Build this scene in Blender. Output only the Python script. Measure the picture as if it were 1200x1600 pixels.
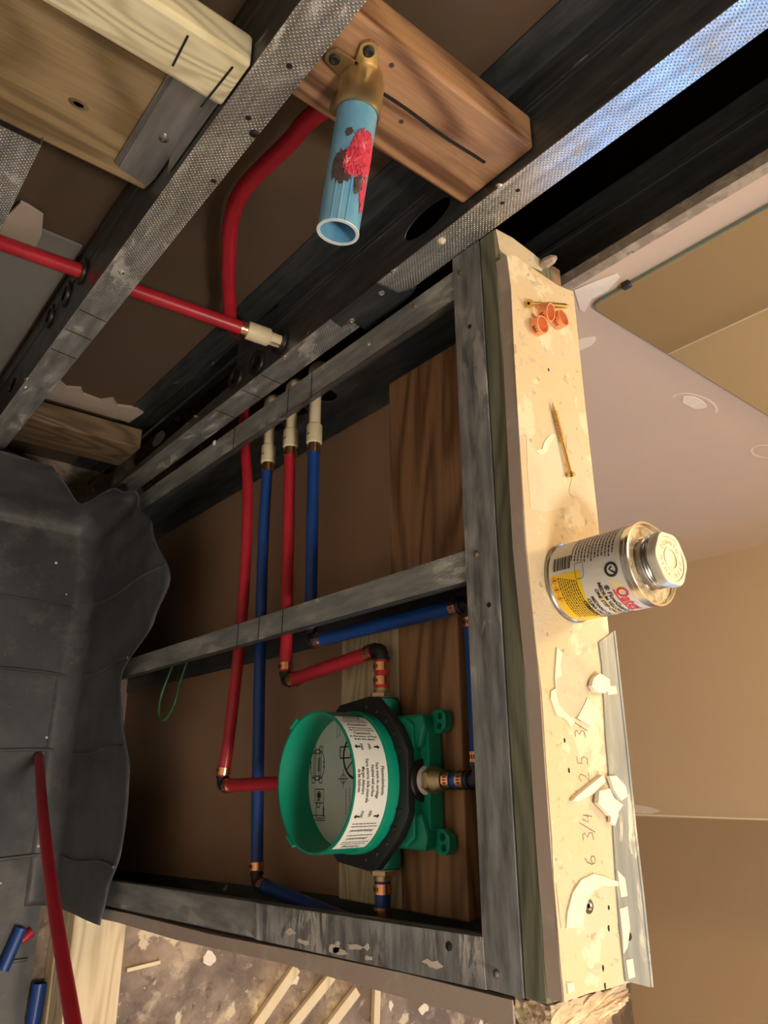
import bpy, bmesh, math, random
from math import sin, cos, pi, radians
from mathutils import Vector, Matrix
from mathutils.geometry import tessellate_polygon

for o in list(bpy.data.objects):
    bpy.data.objects.remove(o)
scene = bpy.context.scene
COL = scene.collection
random.seed(7)

# ------------------------------------------------------------------ camera
cam_data = bpy.data.cameras.new('camera')
cam_data.sensor_fit = 'VERTICAL'
cam_data.sensor_height = 36.0
cam_data.sensor_width = 27.0
cam_data.lens = 1172.0 / 1600.0 * 36.0
cam_data.clip_start = 0.02
cam = bpy.data.objects.new('camera', cam_data)
COL.objects.link(cam)
right = Vector((0.77436533, -0.00571534, 0.63271295))
up = Vector((-0.21099873, 0.94039014, 0.26673193))
back = Vector((-0.59652148, -0.34004958, 0.72699959))
cam.matrix_world = Matrix(((right.x, up.x, back.x, -0.48), (right.y, up.y, back.y, -0.53),
                           (right.z, up.z, back.z, 1.51), (0, 0, 0, 1)))
scene.camera = cam

# ------------------------------------------------------------------ world and exposure
world = bpy.data.worlds.new('world')
scene.world = world
world.use_nodes = True
bg = world.node_tree.nodes['Background']
bg.inputs[0].default_value = (0.13, 0.44, 1.0, 1)  # strong blue, set to drive the stud glint through the added window
bg.inputs[1].default_value = 14.0
scene.view_settings.view_transform = 'Standard'
scene.view_settings.look = 'None'
scene.view_settings.gamma = 1.0
scene.view_settings.use_curve_mapping = False
scene.view_settings.exposure = 0.0

# ------------------------------------------------------------------ materials
class NT:
    def __init__(s, name):
        s.m = bpy.data.materials.new(name)
        s.m.use_nodes = True
        s.t = s.m.node_tree
        s.b = s.t.nodes['Principled BSDF']
        s.co = s.n('ShaderNodeTexCoord').outputs['Object']
    def n(s, typ, **kw):
        nd = s.t.nodes.new(typ)
        for k, v in kw.items():
            setattr(nd, k, v)
        return nd
    def set(s, nd, key, v):
        if hasattr(v, 'links'):
            s.t.links.new(v, nd.inputs[key])
        else:
            if isinstance(v, tuple) and len(v) == 3 and nd.inputs[key].type == 'RGBA':
                v = v + (1,)
            nd.inputs[key].default_value = v
    def scaled(s, vec):
        m = s.n('ShaderNodeMapping')
        s.set(m, 'Vector', s.co)
        m.inputs['Scale'].default_value = vec
        return m.outputs[0]
    def noise(s, scale, detail=4, rough=0.55, co=None, dist=0.0):
        nd = s.n('ShaderNodeTexNoise')
        s.set(nd, 'Vector', co or s.co)
        nd.inputs['Scale'].default_value = scale
        nd.inputs['Detail'].default_value = detail
        nd.inputs['Roughness'].default_value = rough
        nd.inputs['Distortion'].default_value = dist
        return nd.outputs[0]
    def ramp(s, fac, a, b, ca=(0, 0, 0), cb=(1, 1, 1)):
        nd = s.n('ShaderNodeMapRange')
        s.set(nd, 'Value', fac)
        nd.inputs['From Min'].default_value = a
        nd.inputs['From Max'].default_value = b
        nd.clamp = True
        return nd.outputs[0]
    def mix(s, fac, a, b):
        nd = s.n('ShaderNodeMix', data_type='RGBA')
        s.set(nd, 0, fac)
        for idx, v in ((6, a), (7, b)):
            if hasattr(v, 'links'):
                s.t.links.new(v, nd.inputs[idx])
            else:
                nd.inputs[idx].default_value = tuple(v) + (1,)
        return nd.outputs[2]
    def mixf(s, fac, a, b):
        nd = s.n('ShaderNodeMix', data_type='FLOAT')
        s.set(nd, 0, fac)
        s.set(nd, 2, a)
        s.set(nd, 3, b)
        return nd.outputs[0]
    def math(s, op, a, b=0.0):
        nd = s.n('ShaderNodeMath', operation=op)
        s.set(nd, 0, a)
        s.set(nd, 1, b)
        return nd.outputs[0]
    def bump(s, h, strength=0.3, dist=0.002):
        nd = s.n('ShaderNodeBump')
        s.set(nd, 'Height', h)
        nd.inputs['Strength'].default_value = strength
        nd.inputs['Distance'].default_value = dist
        s.t.links.new(nd.outputs[0], s.b.inputs['Normal'])
    def xyz(s):
        nd = s.n('ShaderNodeSeparateXYZ')
        s.set(nd, 0, s.co)
        return nd.outputs
    def base(s, c, rough=0.5, metal=0.0):
        s.set(s.b, 'Base Color', c)
        s.set(s.b, 'Roughness', rough)
        s.set(s.b, 'Metallic', metal)

def plain(name, c, rough=0.5, metal=0.0, var=0.0, vscale=30, bump=0.0, bscale=200, spec=None, trans=None):
    t = NT(name)
    col = c
    if var:
        f = t.ramp(t.noise(vscale), 0.3, 0.7)
        col = t.mix(f, tuple(x * (1 - var) for x in c), tuple(min(1, x * (1 + var)) for x in c))
    t.base(col, rough, metal)
    if bump:
        t.bump(t.noise(bscale), bump, 0.001)
    if spec is not None:
        t.b.inputs['Specular IOR Level'].default_value = spec
    return t.m

def galv(name, c1, c2, dust=0.56, dustcol=(0.62, 0.61, 0.57), axis=2, dots=None, rough=0.42, metal=0.8):
    t = NT(name)
    st = [14.0, 14.0, 14.0]
    st[axis] = 2.2
    streak = t.noise(6, 5, 0.6, t.scaled(tuple(st)))
    col = t.mix(t.ramp(streak, 0.35, 0.68), c1, c2)
    st2 = [1.0, 1.0, 1.0]
    st2[axis] = 0.35
    d = t.noise(55, 6, 0.68, t.scaled(tuple(st2)), 0.6)
    dm = t.ramp(d, dust, dust + 0.07)
    big = t.ramp(t.noise(7, 3, 0.5), 0.45, 0.62)
    dm = t.math('MULTIPLY', dm, big)
    dm = t.math('MULTIPLY', dm, 0.8)
    col = t.mix(dm, col, dustcol)
    rg = t.mixf(dm, t.mixf(t.ramp(t.noise(18), 0.3, 0.7), rough - 0.08, rough + 0.12), 0.9)
    t.base(col, rg, t.mixf(dm, metal, 0.0))
    h = t.math('MULTIPLY', dm, 0.5)
    if dots:
        x = t.xyz()
        k = 2 * pi / 0.0042
        a = t.math('SINE', t.math('MULTIPLY', x[dots[0]], k))
        b = t.math('SINE', t.math('MULTIPLY', x[dots[1]], k))
        dd = t.ramp(t.math('MULTIPLY', a, b), 0.25, 0.9)
        h = t.math('ADD', h, dd)
    t.bump(h, 0.9, 0.0009)
    return t.m

def wood(name, c1, c2, axis=1, ring=60, rough=0.62, blot=None, spread=7.0, lines=0.6):
    t = NT(name)
    st = [1.0, 1.0, 1.0]
    st[axis] = 0.04
    fine = t.noise(260, 5, 0.65, t.scaled(tuple(st)))
    st[axis] = 0.12
    warp = t.noise(ring / spread, 2, 0.45, t.scaled(tuple(st)), 0.5)
    w = t.math('SINE', t.math('MULTIPLY', warp, ring * 2.6))
    w = t.math('POWER', t.ramp(w, -1, 1), 1.8)
    g = t.math('ADD', t.math('MULTIPLY', w, lines), t.math('MULTIPLY', t.ramp(fine, 0.25, 0.75), 1 - lines))
    col = t.mix(t.ramp(g, 0.12, 0.85), c2, c1)
    if blot:
        st[axis] = 0.3
        col = t.mix(t.math('MULTIPLY', t.ramp(t.noise(16, 4, 0.6, t.scaled(tuple(st)), 0.8), 0.48, 0.66), 0.75), col, blot)
    t.base(col, rough, 0.0)
    t.bump(g, 0.3, 0.0008)
    return t.m

def patched(name, base, layers, rough=0.85, bump=0.3, bscale=120, bdist=0.001):
    t = NT(name)
    col = base
    for (sc, thr, w, c, amt) in layers:
        f = t.math('MULTIPLY', t.ramp(t.noise(sc, 7, 0.62, None, 0.3), thr, thr + w), amt)
        col = t.mix(f, col, c)
    t.base(col, rough, 0.0)
    t.bump(t.noise(bscale, 6, 0.65), bump, bdist)
    return t.m

M = {}
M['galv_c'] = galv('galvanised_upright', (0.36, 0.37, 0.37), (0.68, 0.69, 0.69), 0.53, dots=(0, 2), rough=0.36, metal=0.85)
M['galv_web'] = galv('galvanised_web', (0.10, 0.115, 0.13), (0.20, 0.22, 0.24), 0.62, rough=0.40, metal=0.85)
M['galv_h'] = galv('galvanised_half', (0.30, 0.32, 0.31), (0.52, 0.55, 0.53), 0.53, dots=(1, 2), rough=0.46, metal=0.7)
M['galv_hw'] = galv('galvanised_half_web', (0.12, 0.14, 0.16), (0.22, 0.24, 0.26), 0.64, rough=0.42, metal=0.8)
M['galv_track'] = galv('galvanised_track', (0.17, 0.185, 0.19), (0.46, 0.49, 0.49), 0.47, axis=1, rough=0.5, metal=0.6)
M['galv_clip'] = galv('galvanised_clip', (0.42, 0.43, 0.44), (0.62, 0.63, 0.64), 0.6, rough=0.38, metal=0.9)
M['bead'] = galv('bead_metal', (0.27, 0.31, 0.32), (0.40, 0.44, 0.44), 0.52, (0.80, 0.76, 0.66), axis=1, rough=0.5, metal=0.35)
M['steel'] = plain('screw_steel', (0.75, 0.75, 0.73), 0.3, 1.0)
M['black_screw'] = plain('black_screw', (0.035, 0.033, 0.03), 0.45, 0.6)
M['gold_screw'] = plain('gold_screw', (0.72, 0.48, 0.16), 0.32, 0.85)
M['brass'] = plain('brass', (0.56, 0.45, 0.26), 0.40, 1.0, var=0.15)
M['copper'] = plain('copper', (0.86, 0.42, 0.22), 0.25, 1.0, var=0.1)
M['copper_new'] = plain('copper_new', (0.93, 0.40, 0.20), 0.42, 0.6, var=0.06)
M['red'] = plain('red_pex', (0.46, 0.018, 0.035), 0.34, var=0.12)
M['blue'] = plain('blue_pex', (0.006, 0.055, 0.27), 0.36, var=0.12)
M['cream'] = plain('cream_cpvc', (0.80, 0.70, 0.47), 0.38, var=0.05)
M['black'] = plain('black_plastic', (0.012, 0.012, 0.013), 0.42, var=0.2, bump=0.1)
M['ink'] = plain('ink', (0.012, 0.012, 0.012), 0.8)
M['pencil'] = plain('pencil', (0.20, 0.16, 0.11), 0.9)
M['green'] = plain('green_plastic', (0.002, 0.27, 0.17), 0.38, var=0.06, vscale=12)
M['white'] = plain('white_print', (0.80, 0.80, 0.74), 0.55)
M['disc'] = plain('disc_film', (0.50, 0.56, 0.53), 0.35, var=0.04)
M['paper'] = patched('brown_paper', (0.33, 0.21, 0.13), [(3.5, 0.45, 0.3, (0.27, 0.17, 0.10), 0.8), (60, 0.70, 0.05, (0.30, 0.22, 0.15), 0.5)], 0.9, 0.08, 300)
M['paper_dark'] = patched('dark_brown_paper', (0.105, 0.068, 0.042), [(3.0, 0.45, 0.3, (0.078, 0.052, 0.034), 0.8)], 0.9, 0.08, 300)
M['greyboard'] = patched('grey_board', (0.24, 0.235, 0.22), [(5, 0.5, 0.25, (0.16, 0.15, 0.14), 0.8)], 0.7, 0.1)
M['wall'] = patched('unpainted_drywall', (0.57, 0.455, 0.36), [(1.6, 0.45, 0.3, (0.51, 0.425, 0.35), 0.7), (90, 0.74, 0.03, (0.7, 0.64, 0.55), 0.4)], 0.82, 0.05, 260)
M['wall_tan'] = patched('tan_drywall', (0.56, 0.435, 0.29), [(1.4, 0.45, 0.3, (0.52, 0.41, 0.28), 0.7)], 0.82, 0.05, 260)
M['alcove'] = patched('brown_tan_drywall', (0.50, 0.365, 0.225), [(1.4, 0.45, 0.3, (0.46, 0.34, 0.21), 0.7)], 0.82, 0.05, 260)
M['edge_dirty'] = patched('dirty_edge', (0.26, 0.22, 0.18), [(40, 0.5, 0.1, (0.42, 0.36, 0.29), 0.8), (90, 0.6, 0.05, (0.12, 0.10, 0.08), 0.7)], 0.9, 0.6, 120)
M['room'] = patched('cream_room', (0.60, 0.53, 0.40), [(1.6, 0.45, 0.3, (0.56, 0.49, 0.36), 0.7)], 0.85, 0.04, 200)
M['ceil'] = plain('ceiling_white', (0.66, 0.62, 0.55), 0.9)
M['ledge'] = patched('cream_ledge', (0.70, 0.57, 0.37), [(12, 0.47, 0.10, (0.66, 0.58, 0.43), 0.9), (22, 0.56, 0.05, (0.82, 0.74, 0.57), 0.75), (95, 0.63, 0.03, (0.36, 0.30, 0.20), 0.7), (34, 0.63, 0.03, (0.52, 0.46, 0.36), 0.7)], 0.9, 0.9, 70, 0.003)
M['gyp'] = patched('gypsum_core', (0.66, 0.52, 0.36), [(60, 0.52, 0.1, (0.80, 0.70, 0.50), 0.8), (110, 0.6, 0.05, (0.38, 0.24, 0.13), 0.7)], 0.95, 0.9, 90, 0.004)
M['gyp_edge'] = patched('gypsum_edge', (0.46, 0.385, 0.32), [(30, 0.55, 0.12, (0.56, 0.49, 0.41), 0.7), (160, 0.68, 0.05, (0.22, 0.18, 0.15), 0.6)], 0.92, 0.4, 150)
M['mud'] = patched('joint_compound', (0.84, 0.78, 0.64), [(50, 0.55, 0.1, (0.74, 0.66, 0.50), 0.7)], 0.9, 0.7, 110, 0.002)
M['mud_grey'] = patched('grey_compound', (0.72, 0.66, 0.58), [(40, 0.55, 0.1, (0.80, 0.74, 0.65), 0.7)], 0.9, 0.4, 110)
M['torn'] = patched('torn_paper', (0.66, 0.57, 0.42), [(26, 0.5, 0.12, (0.58, 0.50, 0.38), 0.8), (120, 0.64, 0.04, (0.34, 0.28, 0.2), 0.6)], 0.95, 0.8, 120, 0.002)
M['torn_pale'] = patched('torn_pale_paper', (0.72, 0.64, 0.49), [(20, 0.5, 0.15, (0.66, 0.58, 0.43), 0.8), (120, 0.66, 0.04, (0.40, 0.34, 0.25), 0.6)], 0.95, 0.6, 120, 0.002)
M['chip'] = plain('white_chip', (0.84, 0.80, 0.70), 0.85, var=0.05, bump=0.3)
M['floor'] = patched('stained_floor', (0.17, 0.13, 0.10), [(8, 0.42, 0.24, (0.42, 0.33, 0.24), 0.9), (19, 0.54, 0.14, (0.62, 0.52, 0.36), 0.7), (34, 0.56, 0.12, (0.08, 0.06, 0.05), 0.75), (7, 0.61, 0.02, (0.72, 0.62, 0.42), 0.9), (90, 0.64, 0.04, (0.66, 0.6, 0.48), 0.7)], 0.75, 0.7, 60, 0.004)
M['pt'] = wood('treated_green_wood', (0.085, 0.095, 0.065), (0.22, 0.225, 0.155), 1, 60, 0.75, lines=0.4)
M['pt_light'] = wood('pale_treated_wood', (0.36, 0.30, 0.17), (0.64, 0.56, 0.35), 1, 60, 0.7, spread=6, lines=0.45)
M['brown'] = wood('brown_board', (0.14, 0.068, 0.028), (0.37, 0.21, 0.105), 1, 30, 0.5, spread=3.2, lines=0.55)
M['block'] = wood('orange_brown_block', (0.14, 0.062, 0.030), (0.47, 0.27, 0.14), 0, 34, 0.55, (0.15, 0.075, 0.042), spread=4, lines=0.55)
M['tanwood'] = wood('tan_board', (0.17, 0.115, 0.055), (0.36, 0.265, 0.145), 0, 50, 0.6, spread=8, lines=0.5)
M['palewood'] = wood('pale_stud_wood', (0.50, 0.45, 0.29), (0.74, 0.70, 0.49), 0, 70, 0.65, spread=6)
M['curb'] = wood('curb_wood', (0.52, 0.42, 0.24), (0.72, 0.62, 0.40), 1, 50, 0.65, spread=6)
M['stick'] = wood('stick_wood', (0.66, 0.55, 0.33), (0.80, 0.70, 0.46), 0, 40, 0.7)
M['soleply'] = wood('sole_wood', (0.10, 0.065, 0.038), (0.22, 0.15, 0.085), 0, 60, 0.7)
M['tin'] = plain('can_tin', (0.72, 0.70, 0.64), 0.22, 1.0, var=0.08)
M['tin_dark'] = plain('cap_threads', (0.38, 0.37, 0.36), 0.28, 1.0, var=0.25, vscale=80)
M['lid'] = plain('cap_lid', (0.62, 0.59, 0.51), 0.42, 0.5, var=0.05)
M['glue'] = patched('dried_cement', (0.52, 0.45, 0.30), [(110, 0.5, 0.1, (0.26, 0.16, 0.07), 0.8)], 0.4, 0.4)
M['label'] = plain('can_label', (0.66, 0.65, 0.61), 0.32)
M['yellow'] = plain('label_yellow', (0.86, 0.58, 0.03), 0.35)
M['pale_yellow'] = plain('label_pale_yellow', (0.80, 0.70, 0.36), 0.35)
M['lred'] = plain('label_red', (0.70, 0.02, 0.05), 0.4)
M['mirror'] = plain('mirror_silver', (0.84, 0.86, 0.80), 0.015, 1.0)
M['glassedge'] = plain('mirror_edge', (0.16, 0.22, 0.20), 0.15)
M['stub'] = None
M['pink'] = patched('pink_sealant', (0.62, 0.045, 0.10), [(90, 0.58, 0.08, (0.90, 0.50, 0.52), 0.8), (70, 0.55, 0.08, (0.28, 0.02, 0.05), 0.8)], 0.6, 0.9, 160, 0.003)
M['tar'] = plain('dark_primer', (0.07, 0.045, 0.05), 0.6, var=0.3, vscale=120)
M['wire'] = plain('green_wire', (0.03, 0.16, 0.05), 0.45)
M['glass'] = plain('added_window_glass', (0.9, 0.95, 1.0), 0.0)

def make_stub_mat():
    t = NT('blue_pvc')
    f = t.ramp(t.noise(60, 5, 0.6, t.scaled((1, 0.35, 1))), 0.35, 0.7)
    col = t.mix(f, (0.10, 0.32, 0.55), (0.20, 0.44, 0.64))
    t.base(col, 0.35, 0.0)
    t.bump(t.noise(120), 0.15, 0.001)
    return t.m
M['stub'] = make_stub_mat()

def make_liner_mat():
    t = NT('grey_pan_liner')
    n1 = t.ramp(t.noise(4.5, 5, 0.6), 0.35, 0.7)
    col = t.mix(n1, (0.042, 0.048, 0.057), (0.084, 0.092, 0.106))
    n2 = t.math('MULTIPLY', t.ramp(t.noise(16, 7, 0.72), 0.50, 0.68), 0.6)
    col = t.mix(n2, col, (0.16, 0.155, 0.14))
    sp = t.ramp(t.noise(170, 2, 0.5), 0.755, 0.775)
    col = t.mix(sp, col, (0.5, 0.48, 0.42))
    t.base(col, t.mixf(n2, 0.44, 0.6), 0.0)
    t.bump(t.noise(14, 3, 0.5), 0.35, 0.006)
    return t.m
M['liner'] = make_liner_mat()

def emit(name, c, s):
    t = NT(name)
    t.base((0.8, 0.8, 0.8), 0.5)
    t.b.inputs['Emission Color'].default_value = tuple(c) + (1,)
    t.b.inputs['Emission Strength'].default_value = s
    return t.m
LAMP_WARM = 178.0
LAMP_FILL = 92.0  # strength of the added fill lamp over the shower side
M['bulb'] = emit('warm_bulb', (1.0, 0.70, 0.38), LAMP_WARM)
M['room_fill'] = emit('room_fill_diffuser', (1.0, 0.74, 0.46), 75.0)  # glow of the second added lamp, on the vanity side
M['shower_fill'] = emit('shower_fill_diffuser', (1.0, 0.86, 0.70), LAMP_FILL)

def make_glass():
    t = NT('clear_pane')
    t.b.inputs['Transmission Weight'].default_value = 1.0
    t.base((1, 1, 1), 0.0)
    t.b.inputs['IOR'].default_value = 1.05
    return t.m
M['glass'] = make_glass()

# ------------------------------------------------------------------ mesh builder
OFF = {}
class MB:
    def __init__(s):
        s.v = []
        s.f = []
    def add(s, vs, fs):
        b = len(s.v)
        s.v += [Vector(p) for p in vs]
        s.f += [tuple(i + b for i in f) for f in fs]
        return s
    def box(s, x0, x1, y0, y1, z0, z1):
        vs = [(x, y, z) for x in (x0, x1) for y in (y0, y1) for z in (z0, z1)]
        return s.add(vs, [(0, 1, 3, 2), (4, 6, 7, 5), (0, 4, 5, 1), (2, 3, 7, 6), (0, 2, 6, 4), (1, 5, 7, 3)])
    def bar(s, a, b, w, h, upv=(0, 0, 1)):
        a = Vector(a); b = Vector(b)
        d = (b - a).normalized()
        sd = d.cross(Vector(upv)).normalized()
        u = sd.cross(d).normalized()
        vs = []
        for p in (a, b):
            for i in (-1, 1):
                for j in (-1, 1):
                    vs.append(p + sd * (w / 2 * i) + u * (h / 2 * j))
        return s.add(vs, [(0, 1, 3, 2), (4, 6, 7, 5), (0, 4, 5, 1), (2, 3, 7, 6), (0, 2, 6, 4), (1, 5, 7, 3)])
    def tube(s, pts, r, seg=16, caps=True, rs=None):
        pts = [Vector(p) for p in pts]
        n = len(pts)
        dirs = [(pts[min(i + 1, n - 1)] - pts[max(i - 1, 0)]).normalized() for i in range(n)]
        ref = Vector((0, 0, 1)) if abs(dirs[0].z) < 0.9 else Vector((1, 0, 0))
        u = dirs[0].cross(ref).normalized()
        vs, fs = [], []
        for i in range(n):
            u = (u - dirs[i] * u.dot(dirs[i])).normalized()
            w = dirs[i].cross(u)
            rr = rs[i] if rs else r
            for k in range(seg):
                a = 2 * pi * k / seg
                vs.append(pts[i] + (u * cos(a) + w * sin(a)) * rr)
        for i in range(n - 1):
            for k in range(seg):
                k2 = (k + 1) % seg
                fs.append((i * seg + k, i * seg + k2, (i + 1) * seg + k2, (i + 1) * seg + k))
        if caps:
            fs.append(tuple(range(seg)))
            fs.append(tuple((n - 1) * seg + k for k in range(seg)))
        return s.add(vs, fs)
    def lathe(s, o, axis, prof, seg=32, close=True, ref=None):
        # prof: list of (distance along axis, radius)
        o = Vector(o); ax = Vector(axis).normalized()
        if ref is None:
            ref = Vector((0, 0, 1)) if abs(ax.z) < 0.9 else Vector((1, 0, 0))
        u = ax.cross(Vector(ref)).normalized()
        w = ax.cross(u)
        vs, fs = [], []
        for d, r in prof:
            for k in range(seg):
                a = 2 * pi * k / seg
                vs.append(o + ax * d + (u * cos(a) + w * sin(a)) * max(r, 1e-5))
        n = len(prof)
        for i in range(n - 1):
            for k in range(seg):
                k2 = (k + 1) % seg
                fs.append((i * seg + k, i * seg + k2, (i + 1) * seg + k2, (i + 1) * seg + k))
        if close:
            fs.append(tuple(range(seg)))
            fs.append(tuple((n - 1) * seg + k for k in range(seg)))
        return s.add(vs, fs)
    def ring(s, o, axis, r0, r1, l, seg=28):
        h = l / 2
        p = [(-h, r0), (-h, r1), (h, r1), (h, r0), (-h, r0)]
        return s.lathe(o, axis, p, seg, False)
    def plate(s, outer, holes, O, U, V, th):
        O = Vector(O); U = Vector(U); V = Vector(V)
        N = U.cross(V).normalized()
        loops = [outer] + list(holes)
        flat = [p for lp in loops for p in lp]
        tri = tessellate_polygon([[Vector((p[0], p[1], 0)) for p in lp] for lp in loops])
        n = len(flat)
        vs = [O + U * p[0] + V * p[1] for p in flat] + [O + U * p[0] + V * p[1] + N * th for p in flat]
        fs = [tuple(t) for t in tri] + [tuple(i + n for i in t) for t in tri]
        b = 0
        for lp in loops:
            m = len(lp)
            for i in range(m):
                j = (i + 1) % m
                fs.append((b + i, b + j, b + j + n, b + i + n))
            b += m
        return s.add(vs, fs)
    def zprism(s, pts, z0, z1):
        return s.plate([(p[0], p[1]) for p in pts], [], (0, 0, z0), (1, 0, 0), (0, 1, 0), z1 - z0)
    def build(s, name, mat, parent=None, smooth=False, bevel=0.0, label=None, cat=None, group=None, kind=None, base=None):
        if parent is None:
            if base is None:
                xs = [p.x for p in s.v]; ys = [p.y for p in s.v]; zs = [p.z for p in s.v]
                base = ((min(xs) + max(xs)) / 2, (min(ys) + max(ys)) / 2, min(zs))
            off = Vector(base)
        else:
            off = OFF[parent.name]
        me = bpy.data.meshes.new(name)
        me.from_pydata([p - off for p in s.v], [], s.f)
        bm = bmesh.new()
        bm.from_mesh(me)
        bmesh.ops.recalc_face_normals(bm, faces=bm.faces)
        bm.to_mesh(me)
        bm.free()
        if smooth:
            for p in me.polygons:
                p.use_smooth = True
            try:
                me.set_sharp_from_angle(angle=radians(38))
            except Exception:
                pass
        me.materials.append(M[mat] if isinstance(mat, str) else mat)
        o = bpy.data.objects.new(name, me)
        COL.objects.link(o)
        OFF[o.name] = off
        if parent is None:
            o.location = off
        else:
            o.parent = parent
        if bevel:
            md = o.modifiers.new('bevel', 'BEVEL')
            md.width = bevel
            md.segments = 2
            md.limit_method = 'ANGLE'
        tag(o, label, cat, group, kind)
        return o

def tag(o, label=None, cat=None, group=None, kind=None):
    if label: o['label'] = label
    if cat: o['category'] = cat
    if group: o['group'] = group
    if kind: o['kind'] = kind
    return o

def thing(name, loc, label, cat, group=None, kind=None):
    o = bpy.data.objects.new(name, None)
    o.empty_display_size = 0.03
    COL.objects.link(o)
    o.location = loc
    OFF[o.name] = Vector(loc)
    return tag(o, label, cat, group, kind)

def circle(cx, cy, r, n=20, a0=0.0):
    return [(cx + r * cos(a0 + 2 * pi * k / n), cy + r * sin(a0 + 2 * pi * k / n)) for k in range(n)]

def catmull(pts, n=8):
    pts = [Vector(p) for p in pts]
    P = [pts[0] * 2 - pts[1]] + pts + [pts[-1] * 2 - pts[-2]]
    out = []
    for i in range(1, len(P) - 2):
        for k in range(n):
            t = k / n
            a, b, c, d = P[i - 1], P[i], P[i + 1], P[i + 2]
            out.append(0.5 * ((2 * b) + (c - a) * t + (2 * a - 5 * b + 4 * c - d) * t * t + (3 * b - a - 3 * c + d) * t ** 3))
    out.append(pts[-1])
    return out

def text_geo(body, size, fn, align='LEFT', bold=0.0):
    cu = bpy.data.curves.new('print', 'FONT')
    cu.body = body
    cu.size = size
    cu.align_x = align
    cu.offset = bold
    cu.resolution_u = 2
    ob = bpy.data.objects.new('print', cu)
    COL.objects.link(ob)
    dg = bpy.context.evaluated_depsgraph_get()
    me = ob.evaluated_get(dg).to_mesh()
    vs = [fn(v.co.x, v.co.y) for v in me.vertices]
    fs = [tuple(p.vertices) for p in me.polygons]
    ob.evaluated_get(dg).to_mesh_clear()
    bpy.data.objects.remove(ob)
    bpy.data.curves.remove(cu)
    return vs, fs

def stroke(mb, pts, fn, w):
    # a flat pen stroke through 2D points, mapped by fn(u, v)
    dense = [pts[0]]
    for a, b in zip(pts, pts[1:]):
        m = max(1, int(math.hypot(b[0] - a[0], b[1] - a[1]) / 0.0022)) if w < 0.01 else 1
        dense += [(a[0] + (b[0] - a[0]) * k / m, a[1] + (b[1] - a[1]) * k / m) for k in range(1, min(m, 60) + 1)] if m <= 60 else [b]
    pts = dense
    n = len(pts)
    L, Rr = [], []
    for i in range(n):
        a = pts[max(i - 1, 0)]; b = pts[min(i + 1, n - 1)]
        d = Vector((b[0] - a[0], b[1] - a[1]))
        d = d.normalized() if d.length > 0 else Vector((1, 0))
        nx, ny = -d.y * w / 2, d.x * w / 2
        L.append(fn(pts[i][0] + nx, pts[i][1] + ny))
        Rr.append(fn(pts[i][0] - nx, pts[i][1] - ny))
    vs = L + Rr
    mb.add(vs, [(i, i + 1, n + i + 1, n + i) for i in range(n - 1)])

def irregular(cx, cy, rx, ry, n=14, j=0.25):
    return [(cx + rx * (1 - j + 2 * j * random.random()) * cos(2 * pi * k / n),
             cy + ry * (1 - j + 2 * j * random.random()) * sin(2 * pi * k / n)) for k in range(n)]

# ================================================================== SETTING
LZ = 1.118            # top of the half wall
def shell(name, x0, x1, y0, y1, z0, z1, mat, label=None):
    return MB().box(x0, x1, y0, y1, z0, z1).build(name, mat, kind='structure', label=label)

shell('floor', -1.2, 1.9, -2.9, 0.6, -0.06, 0.0, 'floor', 'stained subfloor spattered with dried compound')
shell('ceiling', -1.2, 1.9, -2.9, 0.6, 2.40, 2.46, 'ceil', 'plain pale ceiling over the room')
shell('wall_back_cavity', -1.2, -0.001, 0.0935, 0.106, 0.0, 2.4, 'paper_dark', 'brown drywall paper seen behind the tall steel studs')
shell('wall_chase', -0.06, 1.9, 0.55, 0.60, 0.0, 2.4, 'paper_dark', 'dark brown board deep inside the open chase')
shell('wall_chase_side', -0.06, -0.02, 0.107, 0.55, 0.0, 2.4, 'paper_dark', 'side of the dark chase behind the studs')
shell('wall_left', -1.26, -1.2, -2.9, 0.2, 0.0, 2.4, 'room', 'cream wall left of the shower')
wv = shell('wall_vanity', 0.119, 1.262, -0.0127, 0.0, 0.0, 2.4, 'wall', 'unpainted greyish drywall behind the mirror')
wr = shell('wall_right', 1.262, 1.32, -0.6108, 0.55, 0.0, 2.4, 'wall_tan', 'tan drywall right of the mirror wall')
shell('wall_return', 1.3205, 1.74, -0.6108, -0.59, 0.0, 2.4, 'room', 'return of the tan wall beside the alcove')
shell('wall_alcove', 1.68, 1.74, -1.75, -0.6112, 0.0, 2.4, 'alcove', 'tan alcove wall beyond the half wall')
wfar = MB()
wfar.box(1.68, 1.74, -2.9, -2.35, 0, 2.4).box(1.68, 1.74, -2.35, -1.75, 1.65, 2.4).box(1.68, 1.74, -2.35, -1.75, 0.0, 0.15)
wfar.build('wall_added_window', 'room', kind='structure', label='cream wall around the added window opening')
shell('wall_front', -1.2, 1.9, -2.96, -2.9, 0.0, 2.4, 'room', 'cream wall behind the photographer')
wn = thing('added_window', (1.70, -2.05, 0.15), 'unseen window added to throw a blue glint on the tall stud', None, kind='structure')  # window put in out of view as a cool light source
fr = MB()
for (a, b, c, d) in ((-2.35, -1.75, 0.15, 0.19), (-2.35, -1.75, 1.61, 1.65), (-2.35, -2.31, 0.19, 1.61), (-1.79, -1.75, 0.19, 1.61)):
    fr.box(1.68, 1.74, a, b, c, d)
fr.build('added_window_frame', 'white', wn)
MB().box(1.708, 1.712, -2.31, -1.79, 0.19, 1.61).build('pane', 'glass', wn)

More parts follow.
